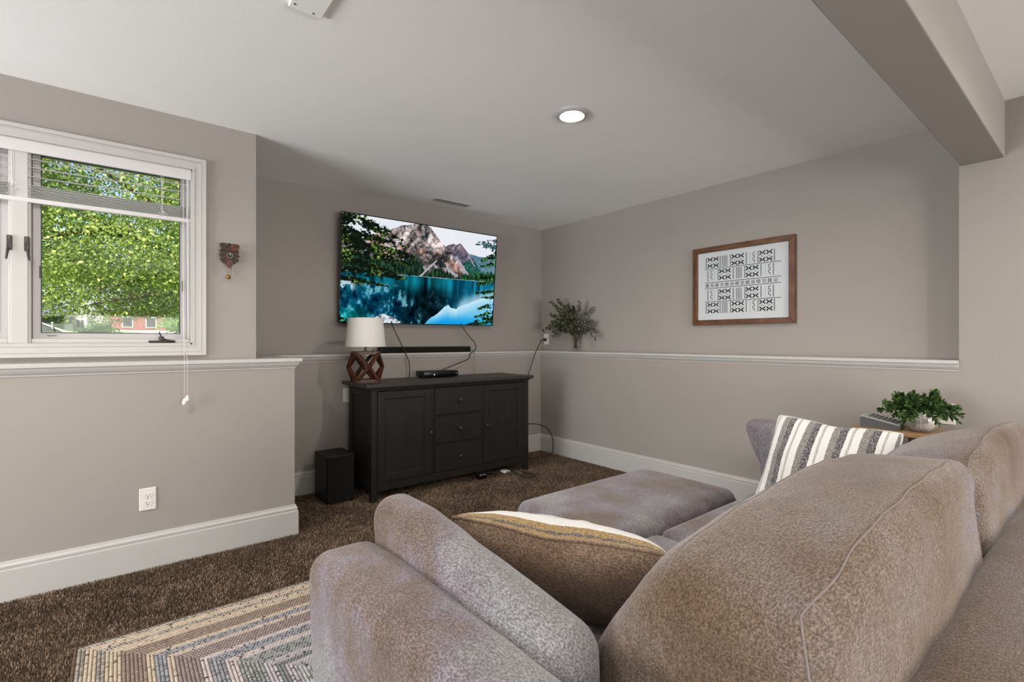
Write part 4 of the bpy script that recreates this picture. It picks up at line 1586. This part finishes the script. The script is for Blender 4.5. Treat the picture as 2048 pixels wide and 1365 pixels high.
# ------------------------------------------------------------------ throw pillows
def stripe_mat(name, bands, axis, grain=210, warm=False):
    """bands: [(start, kind)] along the local axis, 0..1 mapped by the caller in metres"""
    t = NT(name)
    v = t.coord()
    at_ = t.n('Attribute', attribute_name='st')
    sp = t.n('SeparateXYZ')
    t.l(at_.outputs['Vector'], sp.inputs[0])
    mr = t.n('MapRange')
    mr.inputs['From Min'].default_value = -1
    mr.inputs['From Max'].default_value = 1
    wob = t.noise(v, 60, 2)
    ad = t.n('Math', operation='MULTIPLY_ADD')
    ad.inputs[1].default_value = .02
    t.l(wob, ad.inputs[0])
    t.l(sp.outputs[axis], ad.inputs[2])
    t.l(ad.outputs[0], mr.inputs['Value'])
    kinds = {'w': (1, 0, 0, 1), 'g': (0, 1, 0, 1), 'k': (0, 0, 1, 1), 'l': (.5, .5, 0, 1), 'o': (0, .5, .5, 1)}
    r = t.n('ValToRGB')
    r.color_ramp.interpolation = 'CONSTANT'
    e = r.color_ramp.elements
    while len(e) < len(bands):
        e.new(.5)
    for k, (p, c) in enumerate(bands):
        e[k].position = p
        e[k].color = c
    t.l(mr.outputs[0], r.inputs[0])
    # speckle amount is held in the ramp's alpha
    sx = t.n('Mapping')
    sx.inputs['Scale'].default_value = (1.0, 1.0, 1.0)
    t.l(v, sx.inputs['Vector'])
    f = t.noise(sx.outputs[0], grain, 3, .8)
    dk = t.ramp(f, [(.44, (.05, .05, .06, 1)), (.55, (1.25, 1.25, 1.25, 1))])
    am = t.n('Math', operation='SUBTRACT')
    am.inputs[0].default_value = 1
    t.l(r.outputs['Alpha'], am.inputs[1])
    m_ = t.n('Mix', data_type='RGBA', blend_type='MULTIPLY')
    t.l(am.outputs[0], m_.inputs[0])
    t.l(r.outputs['Color'], m_.inputs[6])
    t.l(dk, m_.inputs[7])
    t.bsdf(m_.outputs[2], .95, 0, .1, t.bump(f, .5, .004), Sheen_Weight=.2)
    return t.m


def pillow(name, c, xaxis, yaxis, w, h, thick, label, front_mat, back_mat, pipe_mat, sag=0, seed=1, back_ratio=1.0):
    """xaxis: along the top edge, yaxis: up the pillow; front is x cross y"""
    X = Vector(xaxis).normalized()
    Y = (Vector(yaxis) - X * X.dot(Vector(yaxis))).normalized()
    Z = X.cross(Y)
    M3 = Matrix((X, Y, Z)).transposed()
    root = thing(name, c, label, 'pillow', 'throw pillows on the sofa')
    root.rotation_euler = M3.to_euler()
    n = 44
    s, t_ = np.meshgrid(np.linspace(-1, 1, n), np.linspace(-1, 1, n))
    s, t_ = s.ravel(), t_.ravel()
    x = w / 2 * s * (1 - .07 * (1 - t_ ** 2) * np.abs(s) ** 3)
    y = h / 2 * t_ * (1 - .07 * (1 - s ** 2) * np.abs(t_) ** 3)
    y = y - sag * np.exp(-((s - .05) / .28) ** 2) * np.clip(t_, 0, 1) ** 2
    prof = np.clip((1 - s ** 2) * (1 - t_ ** 2), 0, 1) ** .42
    cr_ = 1 - .045 * (np.abs(s * t_)) ** 6
    x, y = x * cr_, y * cr_
    P = np.stack([x, y, np.zeros_like(x)], 1)
    wr = (fbm(P + seed, 9, seed, 3) - .5) * .03 * prof
    i, j = np.meshgrid(np.arange(n - 1), np.arange(n - 1))
    a = (j * n + i).ravel()
    F = np.stack([a, a + 1, a + 1 + n, a + n], 1)
    zf = thick / 2 * prof + wr
    fp = mesh('front_panel', np.stack([x, y, zf], 1), F, front_mat, root, 'all', False)
    sa = fp.data.attributes.new('st', 'FLOAT_VECTOR', 'POINT')
    sa.data.foreach_set('vector', np.stack([s, t_, t_ * 0], 1).ravel().astype(np.float32))
    mesh('back_panel', np.stack([x, y, -thick / 2 * prof * back_ratio + wr * .5], 1), F[:, ::-1].copy(), back_mat, root, 'all', False)
    # piping
    per = []
    for k in range(n):
        per.append((0 * n + k))
    for k in range(1, n):
        per.append(k * n + n - 1)
    for k in range(n - 2, -1, -1):
        per.append((n - 1) * n + k)
    for k in range(n - 2, -1, -1):
        per.append(k * n)
    MB().tube([(x[k], y[k], 0) for k in per], .0042, 6, False).build('piping', pipe_mat, root, 'all', False)
    return root


def c_(r, g, b_, a):
    c = lin((r, g, b_))
    return (c[0], c[1], c[2], a)


WHT, LGR, MGR, DGR, TAN, GLD = c_(226, 225, 224, 1), c_(190, 187, 184, .7), c_(150, 146, 142, .5), c_(128, 126, 128, .0), c_(178, 158, 140, .5), c_(176, 148, 104, .45)
seq = []
pos = 0.0
pat = [(.020, WHT), (.012, LGR), (.036, WHT), (.034, MGR), (.034, DGR)]
k = 0
while pos < .5 and len(seq) < 30:
    wd, cc = pat[k % 5]
    seq.append((pos / .5, cc))
    pos += wd * .80
    k += 1
M_STRIPE = stripe_mat('striped_cloth', seq, 0)
# leaning on the bolster at the far end of the sofa
TL, TRp, BL = Vector((2.385, .968, .842)), Vector((2.37, .505, .826)), Vector((2.185, 1.03, .502))
cc_ = TL + (TRp - TL) * .5 + (BL - TL) * .5
pillow('striped_pillow', cc_ + Vector((-.02, -.005, -.004)), TRp - TL, TL - BL, .475, .435, .17, 'grey and white striped throw pillow leaning on far sofa arm', M_STRIPE, M_PILBACK, M_PAPER, 0.012, 3)

seq2 = [(0, WHT), (.5, MGR), (.56, WHT), (.885, LGR), (.895, WHT), (.974, GLD), (.991, c_(120, 116, 116, .3)), (.995, GLD)]
M_STRIPE2 = stripe_mat('gold_striped_cloth', seq2, 1, 300)
TL, TRp = Vector((.70, 1.125, .722)), Vector((.93, .60, .732))
up = Vector((-.55, -.28, .79))
w2, h2 = .585, .37
pillow('striped_pillow', (TL + TRp) / 2 - up.normalized() * h2 * .5, TL - TRp, up, w2, h2, .21, 'white and gold striped pillow seen from its brown back', M_STRIPE2, M_PILBACK, M_PILBACK, .018, 8, .9)

# ------------------------------------------------------------------ end table, plant, telephone
et = thing('end_table', (3.37, .62, 0), 'narrow oak end table between the sofa and right wall', 'table')
MB().bbox(3.21, 3.535, .44, .945, .685, .712, .008, 3).build('top', M_OAK, et, 50)
M_TABLEG = paint('dark_table_leg', (58, 50, 44), .6, .05, 20, 0)
for x in (3.235, 3.475):
    for y in (.47, .88):
        MB().bbox(x, x + .035, y, y + .035, 0, .686, .003).build('leg', M_TABLEG, et)
MB().box(3.245, 3.26,   .5, .7, .61, .686).build('apron', M_TABLEG, et)
MB().bbox(3.235, 3.51, .47, .915, .2, .22, .004).build('shelf', M_OAK, et)

PXc, PYc, PZc = 3.32, .666, .712
pp_ = thing('potted_plant', (PXc, PYc, PZc), 'green leafy plant in a ribbed silver bowl pot', 'plant')
nr_ = 96
M_SILVER = NT('mottled_silver')
v = M_SILVER.coord()
M_SILVER.bsdf(M_SILVER.ramp(M_SILVER.noise(v, 26, 4), [(.35, lin((150, 143, 140))), (.65, lin((206, 201, 198)))]), .36, .3, .5)
prf = [(.028, 0), (.042, .004), (.06, .022), (.0715, .046), (.0745, .066), (.071, .088), (.063, .104), (.0585, .108), (.056, .105), (.06, .09), (.055, .085), (.0, .085)]
V = []
F = []
for i, (r, z) in enumerate(prf):
    for k in range(nr_):
        rr = 1.1 * r * (1 + (.018 * math.cos(32 * 2 * math.pi * k / nr_) if 1 < i < 7 else 0))
        V.append((PXc + rr * math.cos(2 * math.pi * k / nr_), PYc + rr * math.sin(2 * math.pi * k / nr_), PZc + z))
for i in range(len(prf) - 1):
    for k in range(nr_):
        F.append((i * nr_ + k, i * nr_ + (k + 1) % nr_, (i + 1) * nr_ + (k + 1) % nr_, (i + 1) * nr_ + k))
mesh('pot', V, F, M_SILVER.m, pp_, 50)
MB().lathe([(.056, .09), (.03, .098), (.0005, .1)], (PXc, PYc, PZc), 24, caps=False).build('soil', paint('soil', (42, 32, 24), .95, .2, 80, .5), pp_)
M_LEAF = attr_mat('plant_leaf', .5, .2)
for k in range(64):
    a = rs.uniform(0, 2 * math.pi)
    el = rs.uniform(-.12, 1.35) if k > 16 else rs.uniform(-.25, .3)
    L = rs.uniform(.085, .125) * (1.12 if el < .35 else .92)
    if math.cos(a) > .3:
        L *= .8
    st = Vector((PXc + .03 * math.cos(a), PYc + .03 * math.sin(a), PZc + .098))
    dv = Vector((math.cos(a) * math.cos(el), math.sin(a) * math.cos(el), math.sin(el)))
    pth = smooth_path([st, st + dv * L * .5 + Vector((0, 0, .02)), st + dv * L + Vector((0, 0, .004 if el > .2 else -.012))], 6)
    sg = MB().tube(pth, .0016, 4).build('sprig', M_STEM, pp_)
    B, Dd, Uu = [], [], []
    for i in range(2, len(pth) - 1):
        tg = (pth[i + 1] - pth[i]).normalized()
        for j in range(4):
            rd = Vector((rs.gauss(0, 1), rs.gauss(0, 1), rs.gauss(0, 1)))
            sv = tg.cross(rd).normalized()
            B.append(tuple(pth[i].lerp(pth[i + 1], rs.random())))
            Dd.append(tuple(sv + tg * .9))
            Uu.append(tuple(rd.normalized()))
    for j in range(4):
        B.append(tuple(pth[-1]))
        Dd.append(tuple(tg + Vector((rs.gauss(0, .4), rs.gauss(0, .4), rs.gauss(0, .4)))))
        Uu.append((rs.gauss(0, 1), rs.gauss(0, 1), 1))
    B = np.array(B)
    ln = nr.uniform(.018, .028, len(B))
    V, F = leaf_quads(B, np.array(Dd), np.array(Uu), ln, ln * .48)
    lo = mesh('leaf_cluster', V, F, M_LEAF, sg)
    tone = nr.random(len(B)) ** 1.5 * rs.uniform(.5, 1)
    set_col(lo, linarr(np.repeat(np.array([38, 66, 32.]) + tone[:, None] * np.array([100, 104, 56.]), 6, 0)))

ph = thing('telephone', (3.32, .83, .712), 'grey and silver desk telephone with rows of buttons', 'telephone', None, (0, 0, R(94)))
M_PHD = paint('phone_dark', (92, 93, 95), .4, .03, 20, 0)
M_PHS = paint('phone_silver', (176, 178, 178), .35, .02, 20, 0, metal=.3)
MB().prism([(-.085, 0), (.085, 0), (.088, .012), (.09, .05), (.075, .058), (-.085, .024)], 'y', -.075, .075).build('base', M_PHD, ph, False, False)
AM = Matrix.Translation((0, 0, .046)) @ Matrix.Rotation(math.atan2(-.034, .16), 4, 'Y')
top = MB().bbox(-.088, .088, -.078, .078, -.006, .003, .003, 2, AM).build('top_plate', M_PHS, ph, False, False)
for i in range(7):
    for j in range(5):
        MB().bbox(-.075 + i * .02, -.062 + i * .02, -.062 + j * .026, -.044 + j * .026, .002, .007, .002, 1, AM).build('button', M_PHD, top, False, False)
MB().bbox(-.09, .09, -.082, -.076, -.012, -.002, .002, 1, AM).build('trim_strip', M_PHS, ph, False, False)
MB().prism([(.02, .0), (.07, .0), (.05, .03)], 'y', -.079, -.0745).build('side_badge', M_PHS, ph, False, False)

# ------------------------------------------------------------------ braided rug
RX0, RX1, RY0, RY1 = -.13, 2.42, 1.0, 2.505
rug = thing('braided_rug', ((RX0 + RX1) / 2, (RY0 + RY1) / 2, 0), 'braided rug with concentric tan, lavender and grey bands', 'rug')
MB().bbox(RX0 + .004, RX1 - .004, RY0 + .004, RY1 - .004, .006, .014, .003).build('backing', paint('rug_backing', (92, 78, 66), .95, .05, 30, 0), rug)
BE, BR_, PK, GB, LV, GR, BW = (206, 188, 168), (172, 154, 142), (206, 194, 192), (166, 168, 176), (194, 187, 195), (186, 187, 190), (184, 176, 166)
DK = (40, 38, 42)
bands = [(.013, 'd', (120, 98, 80)), (.018, 's', BW), (.036, 'p', BE), (.033, 's', BW), (.043, 'p', BE), (.066, 'd', (172, 152, 138)), (.028, 'p', BE), (.033, 's', GB), (.028, 'p', (206, 188, 172)), (.063, 'd', (172, 156, 154)),
         (.026, 'p', PK), (.055, 's', GB), (.026, 'p', PK), (.07, 's', (168, 172, 172)), (.036, 'p', LV), (.023, 'd', (150, 156, 154)), (.026, 'p', LV)]
RW_ = .0118
rings = []
acc = 0
for wd, kd, cl in bands:
    acc += wd
    while (len(rings) + .5) * RW_ < acc:
        rings.append((kd, cl))
while len(rings) < 80:
    rings += [('s', GR), ('p', GR), ('p', (186, 187, 188))]
half = min(RX1 - RX0, RY1 - RY0) / 2
nring = min(len(rings), int(half / RW_))
rg = np.random.default_rng(3)
for k in range(nring):
    kind, colr = rings[k]
    off = (k + .5) * RW_
    x0, x1, y0, y1 = RX0 + off, RX1 - off, RY0 + off, RY1 - off
    step = .0058
    pts = []
    for (a, b2) in (((x0, y1), (x1, y1)), ((x1, y1), (x1, y0)), ((x1, y0), (x0, y0)), ((x0, y0), (x0, y1))):
        L = math.hypot(b2[0] - a[0], b2[1] - a[1])
        n_ = max(1, int(L / step))
        s = np.arange(n_) / n_
        d = np.array([(b2[0] - a[0]) / L, (b2[1] - a[1]) / L])
        nn = np.array([-d[1], d[0]])
        pts.append((np.stack([a[0] + s * (b2[0] - a[0]), a[1] + s * (b2[1] - a[1])], 1), np.repeat(nn[None], n_, 0), s * L))
    if len(pts) == 0:
        continue
    Pp = np.concatenate([p[0] for p in pts])
    Nn = np.concatenate([p[1] for p in pts])
    # mitre the corner normals
    idx = np.cumsum([0] + [len(p[0]) for p in pts])[:-1]
    for q_, i0 in enumerate(idx):
        Nn[i0] = (pts[q_][1][0] + pts[q_ - 1][1][0])
    m_ = len(Pp)
    stitch = (np.arange(m_) + k) % 2
    prof = np.array([[-.5, 0], [-.34, .62], [0, 1], [.34, .62], [.5, 0]])
    hgt = .0056 * (1 - .34 * stitch) * (1 + .15 * rg.standard_normal(m_) * .6)
    V = np.zeros((m_, 5, 3))
    for j in range(5):
        lat = prof[j, 0] * RW_ * .98 + (stitch - .5) * .0016
        V[:, j, :2] = Pp + Nn * lat[:, None]
        V[:, j, 2] = .0135 + prof[j, 1] * hgt
    base = np.array(colr, float)
    C = np.zeros((m_, 5, 3))
    jit = rg.normal(0, 9, (m_, 1, 1))
    C[:] = base[None, None, :] + jit
    if kind == 'd':
        mk = stitch == 1
        C[mk] *= .5
    elif kind == 's':
        mk = (rg.random(m_) < .5) & (stitch == 1)
        C[mk] = np.array(DK) + rg.normal(0, 8, (mk.sum(), 1, 1))
        C[(stitch == 1)] *= .72
    else:
        C[stitch == 1] *= .80
        mk = rg.random(m_) < .05
        C[mk] *= .4
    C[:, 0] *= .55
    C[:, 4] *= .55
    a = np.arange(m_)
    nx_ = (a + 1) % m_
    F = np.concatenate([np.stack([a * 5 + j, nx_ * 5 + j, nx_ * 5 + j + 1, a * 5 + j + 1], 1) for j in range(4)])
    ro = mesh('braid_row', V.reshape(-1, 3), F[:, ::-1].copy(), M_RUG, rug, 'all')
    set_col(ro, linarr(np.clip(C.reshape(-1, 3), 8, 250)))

# ------------------------------------------------------------------ carpet pile (nobody could count it)
def in_view(x, y, mg=.12):
    lat = .7788 * x - .6273 * y
    dep = .6273 * x + .7788 * y
    return (np.abs(lat) < dep * (1024 / 979.5) * (1 + mg)) & (dep * .75 > 1.0)


cells = .0064
gx, gy = np.meshgrid(np.arange(-1.7, RW, cells), np.arange(1.0, TW, cells))
x = gx.ravel() + RNG.uniform(-.5, .5, gx.size) * cells
y = gy.ravel() + RNG.uniform(-.5, .5, gx.size) * cells
keep = in_view(x, y) & (x < RW - .018) & (y < TW - .018)
keep &= ~((x < RX + .018) & (y > WL - .018))
keep &= ~((x > RX0 - .002) & (x < RX1 + .002) & (y > RY0 - .002) & (y < RY1 + .002))
keep &= ~((x > AX0 + .05) & (x < 2.8) & (y < 1.15))
keep &= ~((x > 1.18) & (x < 1.37) & (y > 3.59) & (y < 3.84))
x, y = x[keep], y[keep]
n = len(x)
P3 = np.stack([x, y, np.zeros(n)], 1)
lean = fbm(P3, 7, 60, 2) * 2 * math.pi * 1.6 + RNG.normal(0, 1.0, n)
ln = RNG.uniform(.002, .0062, n)
hh = RNG.uniform(.008, .014, n)
wd = RNG.uniform(.0012, .0021, n)
th = RNG.uniform(0, math.pi, n)
dx, dy = np.cos(lean) * ln, np.sin(lean) * ln
wx, wy = np.cos(th) * wd, np.sin(th) * wd
V = np.zeros((n, 5, 3))
V[:, 0] = np.stack([x - wx, y - wy, np.zeros(n)], 1)
V[:, 1] = np.stack([x + wx, y + wy, np.zeros(n)], 1)
V[:, 2] = np.stack([x + dx * .4 + wx, y + dy * .4 + wy, hh * .72], 1)
V[:, 3] = np.stack([x + dx * .4 - wx, y + dy * .4 - wy, hh * .72], 1)
V[:, 4] = np.stack([x + dx, y + dy, hh], 1)
b0 = np.arange(n)[:, None] * 5
F = np.concatenate([b0 + np.array([[0, 1, 2]]), b0 + np.array([[0, 2, 3]]), b0 + np.array([[3, 2, 4]])])
pile = mesh('carpet_pile', V.reshape(-1, 3), F, M_PILE)
tone = np.clip(RNG.random(n) ** 1.3 * .85 + .3 * (fbm(P3, 5, 61, 3) - .4), 0, 1)
C = np.array([74, 61, 50.]) + tone[:, None] * np.array([100, 88, 76.])
set_col(pile, linarr(np.repeat(C, 5, 0)))
tag(pile, 'dark brown twisted carpet pile covering the floor', 'carpet', None, 'stuff')

# ------------------------------------------------------------------ outdoors
M_LAWN = paint('lawn', (120, 150, 70), .95, .25, 3, .5, 40)
V = [(-60, 4.6, .95), (60, 4.6, .95), (60, 12, 1.0), (-60, 12, 1.0), (60, 42, 1.85), (-60, 42, 1.85), (60, 140, 3.2), (-60, 140, 3.2)]
tag(mesh('lawn', V, [(0, 1, 2, 3), (3, 2, 4, 5), (5, 4, 6, 7)], M_LAWN), 'sunlit grass slope outside the window', 'lawn', None, 'structure')
M_DRIVE = paint('pale_concrete', (214, 210, 202), .9, .06, 3, .05)
tag(mesh('driveway', [(1.2, 34, 1.65), (6, 34, 1.65), (6, 46, 1.98), (-.5, 46, 1.98), (1.2, 34, 1.55), (6, 34, 1.55), (6, 46, 1.88), (-.5, 46, 1.88)], [(0, 1, 2, 3), (7, 6, 5, 4), (0, 4, 5, 1), (1, 5, 6, 2), (2, 6, 7, 3), (3, 7, 4, 0)], M_DRIVE), 'pale concrete driveway beyond the lawn', 'driveway', None, 'structure')

M_TLEAF = attr_mat('tree_leaf', .55, .45)
M_BARK = paint('bark', (84, 74, 62), .95, .25, 14, .8, 30)


def add_tree(name, label, loc, crown, rad, nleaf, leaf, limbs, seed, tone=((40, 84, 24), (150, 190, 66)), group='trees outside the window', clump=.55, nclump=None, tr=.16, zmin=None):
    rt = thing(name, loc, label, 'tree', group)
    g = np.random.default_rng(seed)
    mb = MB()
    c = Vector(crown)
    mb.tube(smooth_path([loc, (loc[0] + .1, loc[1], (loc[2] + crown[2]) / 2), (crown[0], crown[1], crown[2] + rad[2] * .5)], 6), [tr] * 7 + [tr * .6] * 5 + [tr * .3], 10)
    mb.build('trunk', M_BARK, rt, 60)
    for lb in limbs:
        p = smooth_path(lb, 8)
        r0 = lb_r(lb)
        MB().tube(p, [max(.008, r0 * (1 - i / (len(p) + 2))) for i in range(len(p))], 8).build('branch', M_BARK, rt, 60)
    nc = nclump or max(30, nleaf // 90)
    d = g.standard_normal((nc, 3))
    d /= np.linalg.norm(d, axis=1, keepdims=True)
    rr = g.uniform(.35, 1, (nc, 1)) ** .5
    cc = np.array(crown) + d * rr * np.array(rad)
    pick = g.integers(0, nc, nleaf)
    B = cc[pick] + g.standard_normal((nleaf, 3)) * clump * np.array([1, 1, .55])
    if zmin is not None:        # the crown is lifted clear of the ground
        kp = B[:, 2] > zmin + .45 * vnoise(B, 2.2, seed)
        B, pick = B[kp], pick[kp]
        nleaf = len(B)
    Dd = g.standard_normal((nleaf, 3)) + np.array([0, 0, -.3])
    Uu = g.standard_normal((nleaf, 3)) * .8 + np.array([0, 0, 1.0])
    L = g.uniform(.75, 1.25, nleaf) * leaf
    V, F = leaf_quads(B, Dd, Uu, L, L * .62)
    lo = mesh('leaves', V, F, M_TLEAF, rt)
    lo['kind'] = 'stuff'
    tn = np.clip(g.random(nleaf) * .6 + .4 * g.random(nc)[pick], 0, 1)
    a, b2 = np.array(tone[0], float), np.array(tone[1], float)
    set_col(lo, linarr(np.repeat(a + (b2 - a) * tn[:, None], 6, 0)))
    return rt


def lb_r(lb):
    return .075


add_tree('oak_tree', 'broad leafy oak with spreading dark branches close outside window', (2.3, 10.2, .95), (.3, 10.0, 3.8), (3.2, 2.4, 2.5), 165000, .047,
         [[(2.3, 10.2, 2.0), (1.2, 9.6, 2.35), (.2, 9.3, 2.75), (-1.2, 9.2, 3.4)], [(2.3, 10.2, 2.6), (1.0, 9.4, 3.0), (.1, 9.1, 3.45), (-.9, 9, 4.1)], [(2.2, 10.2, 1.9), (1.1, 9.2, 1.95), (.3, 8.9, 1.85), (-.4, 8.8, 1.65)],
          [(1.0, 9.5, 2.45), (.5, 9.0, 2.2), (-.2, 8.8, 1.9)], [(.1, 9.3, 2.8), (-.4, 9, 2.7), (-1.0, 8.8, 2.45)]], 71, ((72, 102, 44), (220, 226, 134)), clump=.28, nclump=560, zmin=1.3)
add_tree('maple_tree', 'tall shaded tree standing behind the oak, far left', (-7.5, 24, 1.3), (-7.0, 24, 6.5), (5.5, 3.5, 4.4), 12000, .3, [], 72, ((52, 96, 40), (138, 182, 84)), clump=.8)
add_tree('ash_tree', 'pale green tree rising behind the oak, far right', (6.5, 26, 1.4), (6.4, 26, 6.6), (5.0, 3.5, 4.2), 12000, .3, [], 73, ((60, 108, 44), (160, 200, 100)), clump=.8)
add_tree('round_shrub', 'rounded pale green shrub before the brick house', (2.75, 31, 1.5), (2.75, 31, 2.1), (.85, .8, .55), 3500, .13, [], 74, ((96, 142, 70), (190, 216, 140)), 'shrubs outside the window', .22, tr=.05)
add_tree('round_shrub', 'small leafy shrub before the grey garage', (-.75, 28, 1.4), (-.6, 28, 1.55), (.45, .5, .25), 1800, .12, [], 75, ((80, 126, 60), (160, 196, 110)), 'shrubs outside the window', .2, tr=.05)

hs = thing('neighbour_house', (-3.2, 40, 1.6), 'grey green clapboard house with shingled roof seen under oak', 'house')
M_SIDE = paint('green_grey_siding', (84, 92, 82), .8, .05, 3, 0)
M_ROOF = paint('grey_shingle', (92, 92, 98), .95, .15, 6, .3, 20)
M_HWHITE = paint('house_trim', (180, 180, 176), .7, .02, 3, 0)
for k in range(14):
    z = 1.45 + k * .1
    MB().prism([(40.0, z), (39.97, z), (40.0, z + .1)], 'x', -6.5, -2.1).build('siding_board', M_SIDE, hs)
MB().box(-6.5, -2.1, 40, 44, 1.2, 2.85).build('house_wall', M_SIDE, hs)
MB().box(-2.1, -1.5, 40.6, 44, 1.2, 2.7).build('house_wall', M_HWHITE, hs)
MB().box(-2.0, -1.62, 40.57, 40.61, 2.0, 2.5).build('house_window', M_GASKET, hs)
for k in range(3):
    MB().box(-2.0 + k * .18, -1.97 + k * .18, 40.55, 40.58, 2.0, 2.5).build('muntin', M_HWHITE, hs)
MB().add([(-6.9, 39.6, 2.74), (-1.9, 39.6, 2.74), (-2.9, 42, 3.7), (-6.9, 42, 3.7), (-6.9, 39.6, 2.66), (-1.9, 39.6, 2.66), (-2.9, 42, 3.6), (-6.9, 42, 3.6)], [(0, 1, 2, 3), (7, 6, 5, 4), (0, 4, 5, 1), (1, 5, 6, 2), (2, 6, 7, 3), (3, 7, 4, 0)]).build('roof', M_ROOF, hs)
MB().add([(-3.35, 36, 2.22), (-3.2, 36, 2.22), (-1.55, 36, 1.45), (-1.85, 36, 1.45), (-3.35, 36.2, 2.22), (-3.2, 36.2, 2.22), (-1.55, 36.2, 1.45), (-1.85, 36.2, 1.45)], [(0, 1, 2, 3), (7, 6, 5, 4), (0, 4, 5, 1), (1, 5, 6, 2), (2, 6, 7, 3), (3, 7, 4, 0)]).build('gable_trim', M_HWHITE, hs)
MB().add([(-5.6, 36.05, 1.3), (-3.3, 36.05, 2.2), (-1.7, 36.05, 1.45), (-1.7, 36.05, 1.3), (-5.6, 38, 1.3), (-3.3, 38, 2.2), (-1.7, 38, 1.45), (-1.7, 38, 1.3)], [(0, 1, 2, 3), (7, 6, 5, 4), (0, 4, 5, 1), (1, 5, 6, 2), (2, 6, 7, 3), (3, 7, 4, 0)]).build('lower_roof', M_ROOF, hs)
MB().lathe([(.03, 0), (.03, .3), (.06, .3), (.06, .36)], (-2.72, 35.9, 1.85), 10).build('vent_pipe', M_HWHITE, hs)

bh = thing('brick_house', (2.6, 56, 1.9), 'red brick house far behind the driveway', 'house')
t = NT('red_brick')
bt = t.n('TexBrick')
bt.inputs['Scale'].default_value = 4
bt.inputs['Color1'].default_value = lin((134, 66, 52))
bt.inputs['Color2'].default_value = lin((112, 54, 44))
bt.inputs['Mortar'].default_value = lin((140, 126, 118))
sx_ = t.n('SeparateXYZ')
cx_ = t.n('CombineXYZ')
t.l(t.coord(), sx_.inputs[0])
t.l(sx_.outputs[0], cx_.inputs[0])
t.l(sx_.outputs[2], cx_.inputs[1])
t.l(cx_.outputs[0], bt.inputs['Vector'])
t.bsdf(bt.outputs['Color'], .9)
MB().box(-.6, 8, 56, 60, 1.6, 4.0).build('house_wall', t.m, bh)
MB().add([(-1, 55.5, 3.9), (8.4, 55.5, 3.9), (7, 58, 6.2), (.6, 58, 6.2), (-1, 60.5, 3.9), (8.4, 60.5, 3.9)], [(0, 1, 2, 3), (3, 2, 5, 4), (0, 3, 4), (1, 5, 2), (0, 4, 5, 1)]).build('roof', M_ROOF, bh)
for k in range(3):
    w_ = MB().box(.3 + k * 1.7, 1.1 + k * 1.7, 55.93, 56, 2.4, 3.4).build('house_window', M_HWHITE, bh)
    MB().box(.38 + k * 1.7, 1.02 + k * 1.7, 55.9, 55.94, 2.48, 3.32).build('pane', M_GASKET, w_)
